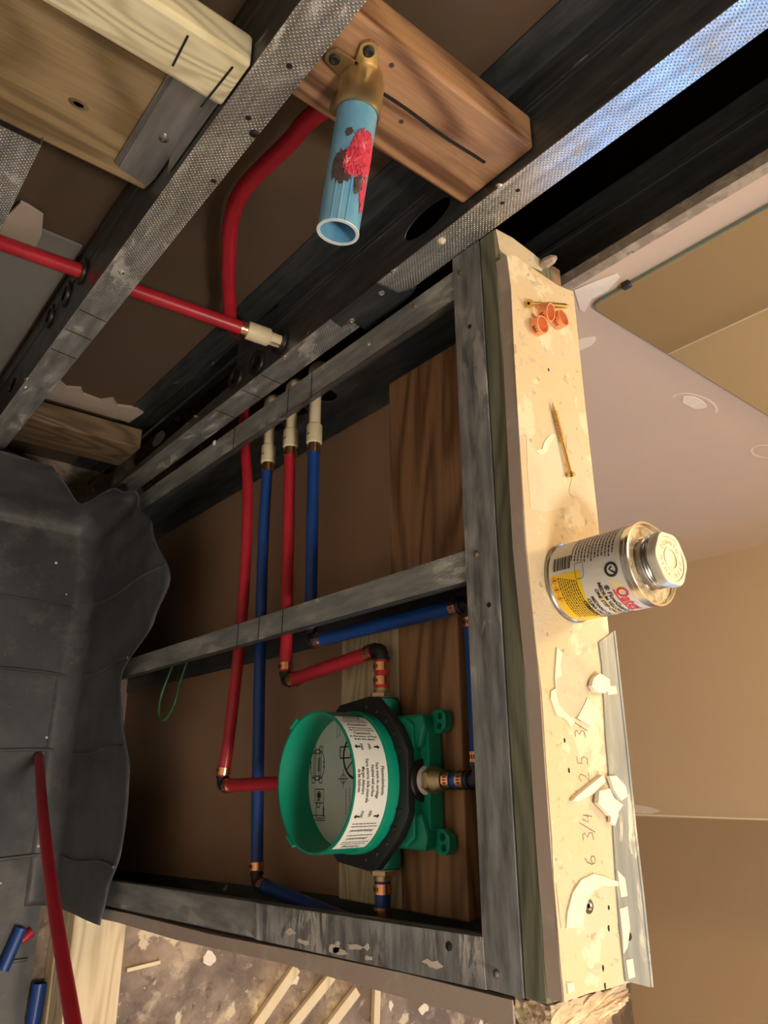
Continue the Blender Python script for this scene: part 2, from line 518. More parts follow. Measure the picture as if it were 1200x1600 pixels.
# drywall compound spots on the vanity wall, each a thin raised dab
def wall_dab(pts, mat='mud_grey', th=0.0008):
    MB().plate([(p[0], p[2]) for p in pts], [], (0, -0.0127, 0), (1, 0, 0), (0, 0, 1), th).build('compound_patch', mat, wv)
def on_wall(cx, cz, rx, rz, n=14, j=0.12):
    return [(a, 0, b) for a, b in irregular(cx, cz, rx, rz, n, j)]
c = (0.2291, -0.0127, 1.0371)
wall_dab(on_wall(c[0], c[2], 0.012, 0.022))
c = (0.4853, -0.0127, 1.0457)
wall_dab(on_wall(c[0], c[2], 0.028, 0.011))
c = (0.7387, -0.0127, 1.0306)
for arc, cc, r in (((20, 200), (0.4916, -0.0127, 1.0432), (0.05, 0.02)), ((0, 360), c, (0.034, 0.018)), ((10, 250), (0.9357, -0.0127, 0.6705), (0.05, 0.025))):
    mb = MB()
    pts = [(cc[0] + r[0] * cos(radians(a)), cc[2] + r[1] * sin(radians(a))) for a in range(arc[0], arc[1] + 1, 10)]
    stroke(mb, pts, lambda u, v: Vector((u, -0.0134, v)), 0.0035)
    mb.build('compound_ridge', 'mud_grey', wv)
wall_dab([(0.1313, -0.0127, 1.1019), (0.1355, -0.0127, 1.1227), (0.1426, -0.0127, 1.1482), (0.1515, -0.0127, 1.1470), (0.1609, -0.0127, 1.1257), (0.1601, -0.0127, 1.1039), (0.1748, -0.0127, 1.0842), (0.1660, -0.0127, 1.0836)], 'mud_grey', 0.0015)
e = MB()
pz = (0.1182, -0.0127, 1.3211)
e.zprism([(0.1150, -0.0135), (0.128, -0.0140), (0.128, -0.0128), (0.1150, -0.0005)], 0.95, 2.3)
e.build('paper_edge', 'edge_dirty', wv)
# tape seam and scrapes along the tan outside corner
mb = MB()
stroke(mb, [(-0.606, 0.30), (-0.608, 0.60), (-0.607, 1.0), (-0.6085, 1.6)], lambda u, v: Vector((1.2612, u, v)), 0.003)
mb.build('corner_seam', 'mud', wr)
mb = MB()
mb.plate([(0.35, -0.603), (0.36, -0.583), (0.40, -0.588), (0.43, -0.596), (0.40, -0.604)], [], (1.2618, 0, 0), (0, 0, 1), (0, 1, 0), 0.001)
mb.build('compound_patch', 'mud_grey', wr)

# half wall: back board, end board
wh = MB().box(0.0935, 0.106, -0.679, 0.0, 0.0, 1.103).build('wall_half', 'paper', kind='structure', label='brown drywall backing of the half wall cavity')

# ================================================================== STEEL STUDS
def stud_y(name, label, x0, x1, web_x, z0, z1, holes, fmat='galv_c', wmat='galv_web', group=None, depth=0.0925):
    """upright whose front flange faces -Y, flange from x0 to x1, web in the plane x = web_x"""
    t = thing(name, ((x0 + x1) / 2, 0.045, z0), label, 'stud', group)
    th = 0.0011
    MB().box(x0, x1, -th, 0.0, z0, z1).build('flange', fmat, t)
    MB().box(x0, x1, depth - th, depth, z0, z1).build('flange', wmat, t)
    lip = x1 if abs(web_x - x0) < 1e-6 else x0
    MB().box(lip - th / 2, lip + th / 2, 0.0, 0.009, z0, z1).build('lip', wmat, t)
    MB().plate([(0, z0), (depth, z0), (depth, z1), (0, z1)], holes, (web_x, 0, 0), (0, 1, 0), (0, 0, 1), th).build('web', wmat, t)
    # stiffening rib down the web
    MB().box(web_x - 0.0012, web_x + 0.0003, depth * 0.62, depth * 0.68, z0, z1).build('rib', wmat, t)
    return t
def oval(cy, cz, w, h, n=16):
    return [(cy + w * cos(2 * pi * k / n), cz + h * sin(2 * pi * k / n)) for k in range(n)]

def grommet(stud, x, y, z, r=0.018, filled=True):
    g = MB()
    g.lathe((x - 0.004, y, z), (1, 0, 0), [(0.0, r * 0.62), (0.0, r), (0.003, r * 1.02), (0.0045, r * 0.85), (0.009, r * 0.8), (0.009, r * 0.62), (0.0, r * 0.62)], 24, False)
    if filled:
        for a in range(4):
            d = Vector((0, cos(a * pi / 4), sin(a * pi / 4))) * r * 0.66
            p = Vector((x + 0.001, y, z))
            g.bar(p - d, p + d, 0.0022, 0.003, (1, 0, 0))
        g.lathe((x - 0.002, y, z), (1, 0, 0), [(0, r * 0.1), (0, r * 0.28), (0.005, r * 0.28), (0.005, r * 0.1), (0, r * 0.1)], 14, False)
    g.build('grommet', 'black', stud, smooth=True)

def rivet(stud, p, n=(0, -1, 0), r=0.0034, mat='steel'):
    p = Vector(p)
    MB().lathe(p, n, [(0, r), (0.0012, r), (0.0022, r * 0.6), (0.0024, r * 0.35), (0.0014, r * 0.3)], 14).build('screw', mat, stud, smooth=True)

def mark_y(stud, z, x0, x1, tilt=0.004):
    mb = MB()
    mb.bar((x0 + 0.002, -0.0013, z), (x1 - 0.001, -0.0013, z - tilt), 0.0003, 0.0014, (0, 0, 1))
    mb.build('marker_line', 'ink', stud)

# tall stud beside the half wall
CX0 = -0.0375
sc = stud_y('metal_stud', 'tall bright galvanised stud meeting the top of the half wall, blue glint at its top', CX0, 0.0, CX0, 0.0, 2.4,
            [oval(0.030, 0.360, 0.012, 0.024), oval(0.030, 1.045, 0.015, 0.036), oval(0.0245, 0.636, 0.010, 0.010), oval(0.0205, 0.6965, 0.010, 0.010), oval(0.0235, 0.757, 0.010, 0.010), oval((-0.0375, 0.1019, 0.6303)[1], (-0.0375, 0.1019, 0.6303)[2], 0.011, 0.012)])
grommet(sc, CX0, 0.0235, 0.757, 0.017, False)
grommet(sc, CX0, 0.0205, 0.6965)
grommet(sc, CX0, 0.0245, 0.636)
for px in ((-0.0286, 0.0000, 0.7040), (-0.0263, 0.0000, 0.6506), (-0.0218, 0.0000, 0.5709)):
    mark_y(sc, px[2], CX0, 0.0)
for px in ((-0.0345, -0.0010, 0.7628), (-0.0359, -0.0010, 0.9879), (-0.0502, -0.0010, 0.5346), (-0.0392, -0.0010, 1.1468)):
    rivet(sc, px)
for px in ((-0.0201, -0.0010, 1.1335), (-0.0212, -0.0010, 1.1541)):
    MB().lathe(px, (0, -1, 0), [(-0.0003, 0.0022), (0.0004, 0.0022), (0.0004, 0.001)], 12).build('screw_hole', 'ink', sc)
b = MB().lathe((-0.0289, -0.0010, 1.0572), (0, -1, 0), [(0, 0.0045), (0.0015, 0.0045), (0.003, 0.0025), (0.0042, 0.001)], 9)
b.build('compound_blob', 'mud', sc)
# splice plate screwed over the flange
sp = thing('splice_plate', (-0.0169, -0.0020, 0.9363), 'flat steel splice plate with two bright screws on the tall stud', 'plate')
MB().plate([(p[0], p[2]) for p in ((-0.0393, -0.0020, 0.8741), (-0.0396, -0.0020, 0.9622), (-0.0087, -0.0020, 0.9646), (0.0004, -0.0020, 0.9840), (0.0065, -0.0020, 0.9660), (0.0089, -0.0020, 0.8814), (-0.0176, -0.0020, 0.8864), (-0.0193, -0.0020, 0.8677))], [], (0, -0.0024, 0), (1, 0, 0), (0, 0, 1), 0.0012).build('plate', 'galv_web', sp)
rivet(sp, (-0.0238, -0.0034, 0.9518), r=0.0042)
rivet(sp, (-0.0174, -0.0034, 0.8874), r=0.0042)
# angle whose knurled leg lies against the back board, left of the tall stud
an = thing('steel_angle', (-0.06, 0.09, 0.0), 'dark knurled steel angle deep behind the tall stud', 'angle')
MB().box(-0.077, CX0 - 0.0012, 0.0912, 0.0925, 0.0, 2.4).build('back_leg', M['galv_web'], an)
MB().box(CX0 - 0.0025, CX0 - 0.0013, 0.062, 0.0912, 0.75, 2.4).build('side_leg', M['galv_web'], an)

# tall stud at the left
VX0 = -0.2825
sv = stud_y('metal_stud', 'tall dusty galvanised stud between the wood blocking and the blue stub', VX0, -0.2455, VX0, 0.0, 2.4,
            [oval(0.050, 0.7026, 0.010, 0.010), oval(0.052, 0.6427, 0.010, 0.010), oval(0.056, 0.575, 0.010, 0.010), oval(0.03, 0.40, 0.010, 0.02)])
grommet(sv, VX0, 0.050, 0.7026, 0.0165, False)
grommet(sv, VX0, 0.052, 0.6427, 0.0165)
grommet(sv, VX0, 0.056, 0.575, 0.0165)
for px in ((-0.2702, 0.0000, 0.7016), (-0.2699, 0.0000, 0.6502), (-0.2708, 0.0000, 0.5932)):
    mark_y(sv, px[2], VX0, -0.2455, 0.006)
for px in ((-0.2606, -0.0010, 1.1290), (-0.2612, -0.0010, 1.0659), (-0.2508, -0.0010, 0.9833)):
    MB().lathe(px, (0, -1, 0), [(-0.0003, 0.0026), (0.0004, 0.0026), (0.0004, 0.001)], 12).build('screw_hole', 'ink', sv)
for px in ((-0.2676, -0.0010, 0.7999), (-0.2824, -0.0010, 0.4919), (-0.2767, -0.0010, 0.4644)):
    rivet(sv, px)
rivet(sv, (-0.2493, -0.0010, 1.0550), mat='black_screw', r=0.004)

# far left stud
sf = stud_y('metal_stud', 'knurled stud end under the tan board at the left edge', -0.445, -0.388, -0.445, 0.0, 0.925, [])
# dark stud right of the open bay
sd = stud_y('metal_stud', 'dark steel stud inside the black bay beside the mirror wall', 0.1335, 0.17, 0.1335, 0.0, 2.4, [], wmat='galv_hw')

# studs of the half wall, front flange facing -X
def stud_x(name, label, y0, y1, web_y, z0, z1, holes, depth=0.092):
    t = thing(name, (0.046, (y0 + y1) / 2, z0), label, 'stud', 'studs of the half wall')
    th = 0.0011
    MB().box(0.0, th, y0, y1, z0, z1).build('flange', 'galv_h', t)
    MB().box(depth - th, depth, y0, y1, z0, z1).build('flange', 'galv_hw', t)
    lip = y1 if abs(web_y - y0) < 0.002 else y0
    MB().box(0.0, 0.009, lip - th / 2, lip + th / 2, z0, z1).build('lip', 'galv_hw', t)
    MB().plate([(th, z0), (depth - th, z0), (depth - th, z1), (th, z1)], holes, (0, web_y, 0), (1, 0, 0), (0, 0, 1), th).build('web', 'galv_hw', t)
    return t
def mark_x(stud, z, y0, y1):
    MB().bar((-0.0002, y0, z), (-0.0002, y1, z + 0.001), 0.0003, 0.0015, (0, 0, 1)).build('marker_line', 'ink', stud)

V2A, V2B = -0.053, -0.0175
s2 = stud_x('metal_stud', 'corner stud of the half wall, crossed in front of the three cream fittings', V2A, V2B, V2B - 0.0011, 0.0, 1.075,
            [oval(0.035, 0.525, 0.012, 0.013), oval(0.038, 0.612, 0.020, 0.016), oval(0.038, 0.676, 0.020, 0.016), oval(0.042, 0.738, 0.024, 0.018)])
for z in (0.738, 0.676, 0.612, 0.525):
    pass
for z in ((0.0000, -0.0291, 0.7183)[2], (0.0000, -0.0864, 0.7760)[2], (0.0000, -0.0852, 0.4912)[2] + 0.075):
    mark_x(s2, z, V2A, V2B)
b = MB().lathe((-0.0005, -0.0195, 0.5015), (-1, 0, 0), [(0, 0.005), (0.0012, 0.004), (0.0022, 0.0015)], 9)
b.build('compound_blob', 'mud', s2)
rivet(s2, (-0.0000, -0.0265, 0.9816), (-1, 0, 0), mat='tin_dark')
rivet(s2, (0.0000, -0.0339, 0.8979), (-1, 0, 0))
BY0, BY1 = -0.3575, -0.328
s3 = stud_x('metal_stud', 'middle stud of the half wall with a knurled face and three marker lines', BY0, BY1, BY1 - 0.0011, 0.0, 1.075,
            [oval(0.035, 0.535, 0.014, 0.016), oval(0.035, 0.606, 0.014, 0.016), oval(0.035, 0.683, 0.014, 0.016), oval(0.035, 0.74, 0.014, 0.016), oval(0.04, 0.40, 0.014, 0.03)])
for z in ((0.0000, -0.3463, 0.6157)[2], (0.0000, -0.3461, 0.6707)[2], (-0.0000, -0.3461, 0.7274)[2]):
    mark_x(s3, z, BY0, BY1)
AY0, AY1 = -0.7107, -0.6755
s4 = stud_x('metal_stud', 'end stud of the half wall, lowest, smeared with white compound', AY0, AY1, AY0, 0.0, 1.075, [oval(0.04, 0.40, 0.012, 0.03)])
sl = MB().box(-0.0018, -0.0002, AY0 - 0.001, AY1 - 0.001, 0.700, 1.046)
sl.build('lapped_sleeve', 'galv_track', s4)
for k in range(9):
    zc = 0.76 + 0.27 * random.random()
    yc = AY0 + 0.004 + 0.016 * random.random() ** 1.5
    MB().plate(irregular(yc, zc, random.uniform(0.0015, 0.0032), random.uniform(0.003, 0.012), 12, 0.45), [], (-0.0018, 0, 0), (0, 1, 0), (0, 0, 1), -0.0005).build('compound_smear', 'mud_grey', s4)
rivet(s4, (-0.0018, AY1 - 0.011, 1.008), (-1, 0, 0), mat='black_screw')
s4.rotation_euler.x = -0.0316

# top track of the half wall
tr = thing('top_track', (0.046, -0.34, 1.045), 'scuffed steel track running along the top of the half wall', 'track')
MB().box(-0.0014, -0.0002, -0.678, -0.003, 1.0445, 1.0828).build('front_flange', 'galv_track', tr)
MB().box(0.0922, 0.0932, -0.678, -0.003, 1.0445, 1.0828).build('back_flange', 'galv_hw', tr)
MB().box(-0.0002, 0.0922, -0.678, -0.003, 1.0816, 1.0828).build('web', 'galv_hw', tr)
for px in ((-0.0015, -0.3354, 1.0590), (-0.0015, -0.0263, 1.0562), (-0.0015, -0.6663, 1.0579)):
    rivet(tr, px, (-1, 0, 0), mat='tin_dark')
for px in ((-0.0015, -0.3841, 1.0705), (-0.0015, -0.0974, 1.0649)):
    MB().lathe(px, (-1, 0, 0), [(-0.0003, 0.0024), (0.0003, 0.0024), (0.0003, 0.001)], 12).build('screw_hole', 'ink', tr)

# ================================================================== CAP OF THE HALF WALL
MB().box(0.0005, 0.0935, -0.6785, -0.001, 1.0830, 1.1034).build('cap_board', 'pt', bevel=0.0012,
    label='green treated board lying between the steel track and the cream ledge', cat='board')
lg = thing('ledge', (0.05, -0.34, 1.1036), 'cream drywall ledge with pencil figures that the can stands on', 'ledge')
led = MB()
front = [(-0.0002, -0.0423, 1.1180), (0.0028, -0.0799, 1.1180), (-0.0003, -0.1593, 1.1180), (-0.0024, -0.2513, 1.1180), (-0.0033, -0.3406, 1.1180), (-0.0001, -0.4215, 1.1180), (0.0015, -0.4620, 1.1180), (0.0007, -0.5197, 1.1180), (0.0006, -0.5693, 1.1180), (0.0004, -0.5994, 1.1180), (0.0007, -0.6304, 1.1180), (0.0011, -0.6485, 1.1180), (0.0011, -0.6743, 1.1180)]
backe = [(0.0298, -0.6732, 1.1180), (0.0529, -0.6737, 1.1180), (0.0807, -0.6736, 1.1180), (0.0855, -0.6150, 1.1180), (0.0904, -0.5441, 1.1180), (0.0995, -0.4663, 1.1180), (0.1028, -0.4016, 1.1180), (0.1049, -0.2876, 1.1180), (0.1044, -0.1711, 1.1180), (0.1054, -0.0372, 1.1180), (0.0791, -0.0414, 1.1180), (0.0544, -0.0403, 1.1180), (0.0287, -0.0387, 1.1180), (0.0135, -0.0370, 1.1180)]
led.zprism([(p[0] + random.uniform(-0.0008, 0.0008), p[1]) for p in front] + list(backe), 1.1036, LZ - 0.0008)
led.build('gypsum_core', 'gyp_edge', lg)
led = MB()
led.zprism([(p[0] + random.uniform(-0.0004, 0.0012), p[1]) for p in front] + list(backe), LZ - 0.0008, LZ)
led.build('face_paper', 'ledge', lg)
def patch(pts, mat, th, name='compound_patch'):
    MB().zprism(pts, LZ, LZ + th).build(name, mat, lg)
patch([(0.0076, -0.2377, 1.1180), (0.0141, -0.2428, 1.1180), (0.0206, -0.2479, 1.1180), (0.0280, -0.2452, 1.1180), (0.0329, -0.2347, 1.1180), (0.0455, -0.2224, 1.1180), (0.0550, -0.2223, 1.1180), (0.0578, -0.2439, 1.1180), (0.0613, -0.2592, 1.1180), (0.0632, -0.2793, 1.1180), (0.0565, -0.2935, 1.1180), (0.0243, -0.3057, 1.1180), (0.0061, -0.3074, 1.1180), (0.0055, -0.2739, 1.1180)], 'torn_pale', 0.0004, 'torn_area')
patch([(0.0188, -0.2478, 1.1180), (0.0282, -0.2438, 1.1180), (0.0329, -0.2347, 1.1180), (0.0435, -0.2237, 1.1180), (0.0511, -0.2227, 1.1180), (0.0402, -0.2352, 1.1180), (0.0354, -0.2444, 1.1180), (0.0256, -0.2510, 1.1180)], 'mud', 0.0008)
patch([(0.0671, -0.2179, 1.1180), (0.0868, -0.2120, 1.1180), (0.0877, -0.2254, 1.1180), (0.0933, -0.2542, 1.1180), (0.0864, -0.2789, 1.1180), (0.0793, -0.2806, 1.1180), (0.0668, -0.2810, 1.1180), (0.0624, -0.2782, 1.1180), (0.0698, -0.2603, 1.1180), (0.0657, -0.2417, 1.1180)], 'torn', 0.0006, 'torn_area')
patch([(0.0246, -0.4252, 1.1180), (0.0340, -0.4306, 1.1180), (0.0603, -0.4281, 1.1180), (0.0768, -0.4375, 1.1180), (0.0680, -0.4469, 1.1180), (0.0645, -0.4578, 1.1180), (0.0532, -0.4741, 1.1180), (0.0421, -0.4798, 1.1180), (0.0304, -0.4803, 1.1180), (0.0214, -0.4748, 1.1180), (0.0161, -0.4661, 1.1180), (0.0205, -0.4505, 1.1180)], 'torn', 0.0005, 'torn_area')
patch([(0.0246, -0.4252, 1.1180), (0.0317, -0.4287, 1.1180), (0.0269, -0.4397, 1.1180), (0.0283, -0.4479, 1.1180), (0.0213, -0.4505, 1.1180), (0.0183, -0.4609, 1.1180), (0.0210, -0.4718, 1.1180), (0.0307, -0.4783, 1.1180), (0.0398, -0.4839, 1.1180), (0.0342, -0.4882, 1.1180), (0.0285, -0.4824, 1.1180), (0.0175, -0.4800, 1.1180), (0.0111, -0.4674, 1.1180), (0.0127, -0.4613, 1.1180), (0.0186, -0.4588, 1.1180), (0.0191, -0.4486, 1.1180)], 'mud', 0.0016)
patch([(0.0437, -0.4807, 1.1180), (0.0557, -0.4688, 1.1180), (0.0601, -0.4634, 1.1180), (0.0678, -0.4702, 1.1180), (0.0761, -0.4740, 1.1180), (0.0746, -0.4825, 1.1180), (0.0599, -0.4862, 1.1180)], 'mud', 0.0014)
patch([(0.0081, -0.6292, 1.1180), (0.0110, -0.6192, 1.1180), (0.0187, -0.6072, 1.1180), (0.0298, -0.5994, 1.1180), (0.0462, -0.5962, 1.1180), (0.0620, -0.5996, 1.1180), (0.0772, -0.6043, 1.1180), (0.0784, -0.6071, 1.1180), (0.0569, -0.6055, 1.1180), (0.0435, -0.6079, 1.1180), (0.0343, -0.6158, 1.1180), (0.0274, -0.6304, 1.1180)], 'mud', 0.0018)
patch([(0.0018, -0.5995, 1.1180), (0.0081, -0.6189, 1.1180), (0.0096, -0.6293, 1.1180), (0.0038, -0.6287, 1.1180)], 'torn', 0.0006, 'torn_area')
patch([(0.0049, -0.6628, 1.1180), (0.0119, -0.6638, 1.1180), (0.0126, -0.6690, 1.1180), (0.0054, -0.6695, 1.1180)], 'mud', 0.0012)
patch([(0.0300, -0.6579, 1.1180), (0.0428, -0.6592, 1.1180), (0.0469, -0.6630, 1.1180), (0.0404, -0.6642, 1.1180)], 'torn', 0.0004, 'torn_area')
for (cx, cy) in ((0.0387, -0.6179, 1.1180)[:2],):
    MB().lathe((cx, cy, LZ), (0, 0, 1), [(0.0, 0.0055), (0.0006, 0.005), (0.0008, 0.003), (-0.0004, 0.001)], 14).build('screw_dimple', 'tin_dark', lg)
for p in ((0.0495, -0.1532, 1.1180), (0.0306, -0.2610, 1.1180), (0.0632, -0.6211, 1.1180), (0.0607, -0.6348, 1.1180), (0.0490, -0.6600, 1.1180), (0.0494, -0.6712, 1.1180), (0.0262, -0.4988, 1.1180), (0.0287, -0.5214, 1.1180)):
    patch(irregular(p[0], p[1], 0.0012, 0.0022, 7, 0.3), 'ink', 0.0003, 'nick')
# pencil figures: reading direction +Y, tops towards -X
def pencil(strokes, origin, size):
    mb = MB()
    ox, oy = origin[0], origin[1]
    fn = lambda u, v: Vector((ox - v * size, oy + u * size, LZ + 0.0003))
    for st in strokes:
        stroke(mb, st, fn, 0.055)
    mb.build('pencil_figure', 'pencil', lg)
S6 = [(0.45, 1.0), (0.2, 0.75), (0.08, 0.4), (0.12, 0.12), (0.3, 0.0), (0.48, 0.12), (0.5, 0.32), (0.34, 0.45), (0.12, 0.3)]
S3 = [(0.05, 0.95), (0.35, 1.0), (0.45, 0.8), (0.2, 0.55), (0.45, 0.35), (0.4, 0.08), (0.05, 0.0)]
SL = [(0.0, -0.2), (0.55, 1.2)]
S4 = [(0.25, 0.9), (0.05, 0.35), (0.5, 0.4)]
S4b = [(0.45, 0.8), (0.35, -0.05)]
S2 = [(0.05, 0.8), (0.25, 1.0), (0.45, 0.8), (0.35, 0.4), (0.05, 0.0), (0.55, 0.05)]
S5 = [(0.5, 1.0), (0.12, 1.0), (0.1, 0.55), (0.38, 0.6), (0.5, 0.3), (0.35, 0.02), (0.05, 0.05)]
sh = lambda st, dx: [(a + dx, b) for a, b in st]
pencil([S6, sh(S3, 1.3), sh(SL, 1.75), sh(S4, 2.25), sh(S4b, 2.25)], (0.0520, -0.5908, 1.1180), 0.0135)
pencil([S2, sh(S5, 0.95), sh(S3, 2.5), sh(SL, 2.95), sh(S4, 3.45), sh(S4b, 3.45)], (0.0537, -0.5301, 1.1180), 0.0135)
# broken gypsum under the near end
def rubble(name, mat, pts, z0, z1, parent, n=3, amp=0.004):
    mb = MB().zprism(pts, z0, z1)
    o = mb.build(name, mat, parent)
    bm = bmesh.new(); bm.from_mesh(o.data)
    bmesh.ops.triangulate(bm, faces=bm.faces)
    bmesh.ops.subdivide_edges(bm, edges=bm.edges, cuts=n, use_grid_fill=True)
    for v in bm.verts:
        v.co += Vector((random.uniform(-amp, amp), random.uniform(-amp, amp), random.uniform(-amp, amp)))
    bm.to_mesh(o.data); bm.free()
    return o
# end board of the half wall (its torn edge shows below the end stud)
ebd = thing('end_board', (0.05, -0.735, 0.0), 'torn grey drywall board closing the near end of the half wall', 'drywall')
tl = lambda y, z: (y + 0.0316 * z, z)
MB().plate([tl(-0.7165, 0.115), tl(-0.7150, 0.35), tl(-0.7175, 0.6), tl(-0.7145, 0.8), tl(-0.7135, 0.95), tl(-0.7155, 1.07), tl(-0.733, 1.07), tl(-0.7315, 0.93), tl(-0.7290, 0.75), tl(-0.7325, 0.5), tl(-0.7295, 0.3), tl(-0.732, 0.115)], [], (0.001, 0, 0), (0, 1, 0), (0, 0, 1), 0.103).build('board', 'gyp_edge', ebd)
rubble('broken_core', 'gyp', [(0.003, -0.6795), (0.05, -0.6795), (0.096, -0.6795), (0.099, -0.687), (0.083, -0.696), (0.055, -0.702), (0.03, -0.703), (0.003, -0.700)], 1.071, 1.1035, ebd, 7, 0.0015)

# corner bead
cb = thing('corner_bead', (0.10, -0.52, LZ), 'dented metal corner bead along the far edge of the ledge', 'bead')
MB().zprism([(0.0842, -0.4142, 1.1195), (0.0853, -0.4347, 1.1195), (0.0804, -0.4937, 1.1195), (0.0776, -0.5632, 1.1195), (0.0745, -0.6072, 1.1195), (0.0733, -0.6359, 1.1195), (0.0738, -0.6715, 1.1195), (0.1054, -0.6802, 1.1195), (0.1069, -0.6167, 1.1195), (0.1060, -0.5642, 1.1195), (0.1072, -0.4982, 1.1195), (0.1073, -0.4440, 1.1195), (0.1074, -0.4018, 1.1195), (0.0977, -0.4076, 1.1195)], LZ + 0.0002, LZ + 0.0016).build('top_leaf', 'bead', cb)
MB().box(0.1078, 0.1086, -0.665, -0.42, 1.095, LZ).build('side_leaf', 'bead', cb)
nose = [(0.1084, -0.4017, 1.1195), (0.1082, -0.4981, 1.1195), (0.1070, -0.5642, 1.1195), (0.1077, -0.6167, 1.1195), (0.1063, -0.6799, 1.1195)]
MB().tube(nose, 0.0016, 8).build('nose', 'bead', cb, smooth=True)
for pts in ([(0.0742, -0.6228, 1.1200), (0.0846, -0.6219, 1.1200), (0.0850, -0.6371, 1.1200), (0.0791, -0.6496, 1.1200), (0.0734, -0.6532, 1.1200), (0.0746, -0.6382, 1.1200)],
            [(0.0758, -0.6577, 1.1200), (0.0842, -0.6579, 1.1200), (0.0851, -0.6700, 1.1200), (0.0766, -0.6705, 1.1200)],
            [(0.0759, -0.5958, 1.1200), (0.0851, -0.6020, 1.1200), (0.0860, -0.6148, 1.1200), (0.0774, -0.6150, 1.1200)],
            [(0.0871, -0.4521, 1.1200), (0.1014, -0.4511, 1.1200), (0.1020, -0.4577, 1.1200), (0.0885, -0.4596, 1.1200)]):
    MB().zprism(pts, LZ + 0.0016, LZ + 0.0024).build('compound_patch', 'mud', cb)
MB().lathe((0.0838, -0.6428, 1.1195), (0, 0, 1), [(-0.0006, 0.0032), (0.0004, 0.003), (0.0004, 0.001)], 12).build('nail_hole', 'ink', cb)

# chips of board lying on the ledge
def chip(pts, z0, th, label):
    mb = MB().zprism(pts, z0, z0 + th)
    return mb.build('drywall_chip', 'chip', label=label, cat='chip', group='loose chips on the ledge')
chip([(0.0291, -0.5408, 1.1210), (0.0667, -0.5247, 1.1210), (0.0693, -0.5297, 1.1210), (0.0515, -0.5387, 1.1210), (0.0319, -0.5441, 1.1210), (0.0248, -0.5435, 1.1210)], LZ + 0.0004, 0.004, 'long strip shaped drywall chip across the pencil figures')
chip([(0.0570, -0.5368, 1.1240), (0.0710, -0.5350, 1.1240), (0.0750, -0.5419, 1.1240), (0.0871, -0.5479, 1.1240), (0.0770, -0.5545, 1.1240), (0.0681, -0.5556, 1.1240), (0.0537, -0.5458, 1.1240)], LZ + 0.0026, 0.004, 'ridged angular drywall chip, largest of those on the bead')
chip([(0.0747, -0.5257, 1.1220), (0.0845, -0.5252, 1.1220), (0.0957, -0.5332, 1.1220), (0.0977, -0.5412, 1.1220), (0.0880, -0.5446, 1.1220), (0.0790, -0.5361, 1.1220)], LZ + 0.0018, 0.003, 'thin drywall chip on the bead next to the ridged one')
chip([(0.0730, -0.5496, 1.1220), (0.0825, -0.5547, 1.1220), (0.0757, -0.5631, 1.1220), (0.0701, -0.5605, 1.1220)], LZ + 0.0018, 0.003, 'smallest drywall chip, sticking out under the ridged one')
chip([(0.0651, -0.4475, 1.1220), (0.0750, -0.4424, 1.1220), (0.0880, -0.4468, 1.1220), (0.0875, -0.4545, 1.1220), (0.0794, -0.4588, 1.1220), (0.0660, -0.4586, 1.1220), (0.0614, -0.4542, 1.1220)], LZ + 0.0018, 0.004, 'rounded drywall chip nearest the can')

MB().zprism([(0.0023, -0.0004, 1.1036), (0.0277, 0.0017, 1.1036), (0.0597, -0.0014, 1.1036), (0.0782, -0.0055, 1.1036), (0.0724, -0.0182, 1.1036), (0.0432, -0.0227, 1.1036), (0.0153, -0.0271, 1.1036), (0.0060, -0.0239, 1.1036)], 1.1036, 1.1042).build('paper_remnant', 'torn', label='pale paper remnant on the treated board beyond the ledge end', cat='scrap')
rubble_end = MB().lathe((0.0732, -0.0106, 1.1080), (0.2, 0.1, 1), [(-0.004, 0.004), (0.002, 0.006), (0.010, 0.005), (0.014, 0.002)], 7)
rubble_end.build('plaster_lump', 'gyp_edge', label='plaster lump at the far end of the ledge', cat='lump')
# screws
def deck_screw(name, head, tip, label):
    head = Vector(head); tip = Vector(tip)
    ax = (tip - head).normalized(); L = (tip - head).length
    t = thing(name, (head + tip) / 2, label, 'screw')
    MB().lathe(head, ax, [(0.0, 0.0006), (0.0004, 0.003), (0.0002, 0.0042), (0.0012, 0.0043), (0.0045, 0.0022)], 20).build('head', 'gold_screw', t, smooth=True)
    MB().lathe(head, ax, [(-0.0002, 0.0001), (-0.0002, 0.0016)], 6).build('recess', 'ink', t)
    MB().lathe(head, ax, [(0.004, 0.0019), (L * 0.45, 0.0019)], 14).build('shank', 'gold_screw', t, smooth=True)
    prof = []
    z = L * 0.44
    while z < L - 0.004:
        k = min(1.0, (L - z) / 0.012)
        prof += [(z, 0.0015 * k), (z + 0.0011, 0.0028 * k), (z + 0.0015, 0.0015 * k)]
        z += 0.0023
    prof.append((L, 0.0002))
    MB().lathe(head, ax, prof, 14).build('thread', 'gold_screw', t)
    return t
deck_screw('deck_screw', Vector((0.0216, -0.0916, 1.1225)), Vector((0.0931, -0.0626, 1.1205)), 'gold deck screw lying beside the copper rings')
deck_screw('deck_screw', Vector((0.0636, -0.2627, 1.1225)), Vector((0.0475, -0.1898, 1.1205)), 'gold deck screw lying alone between the copper rings and the can')

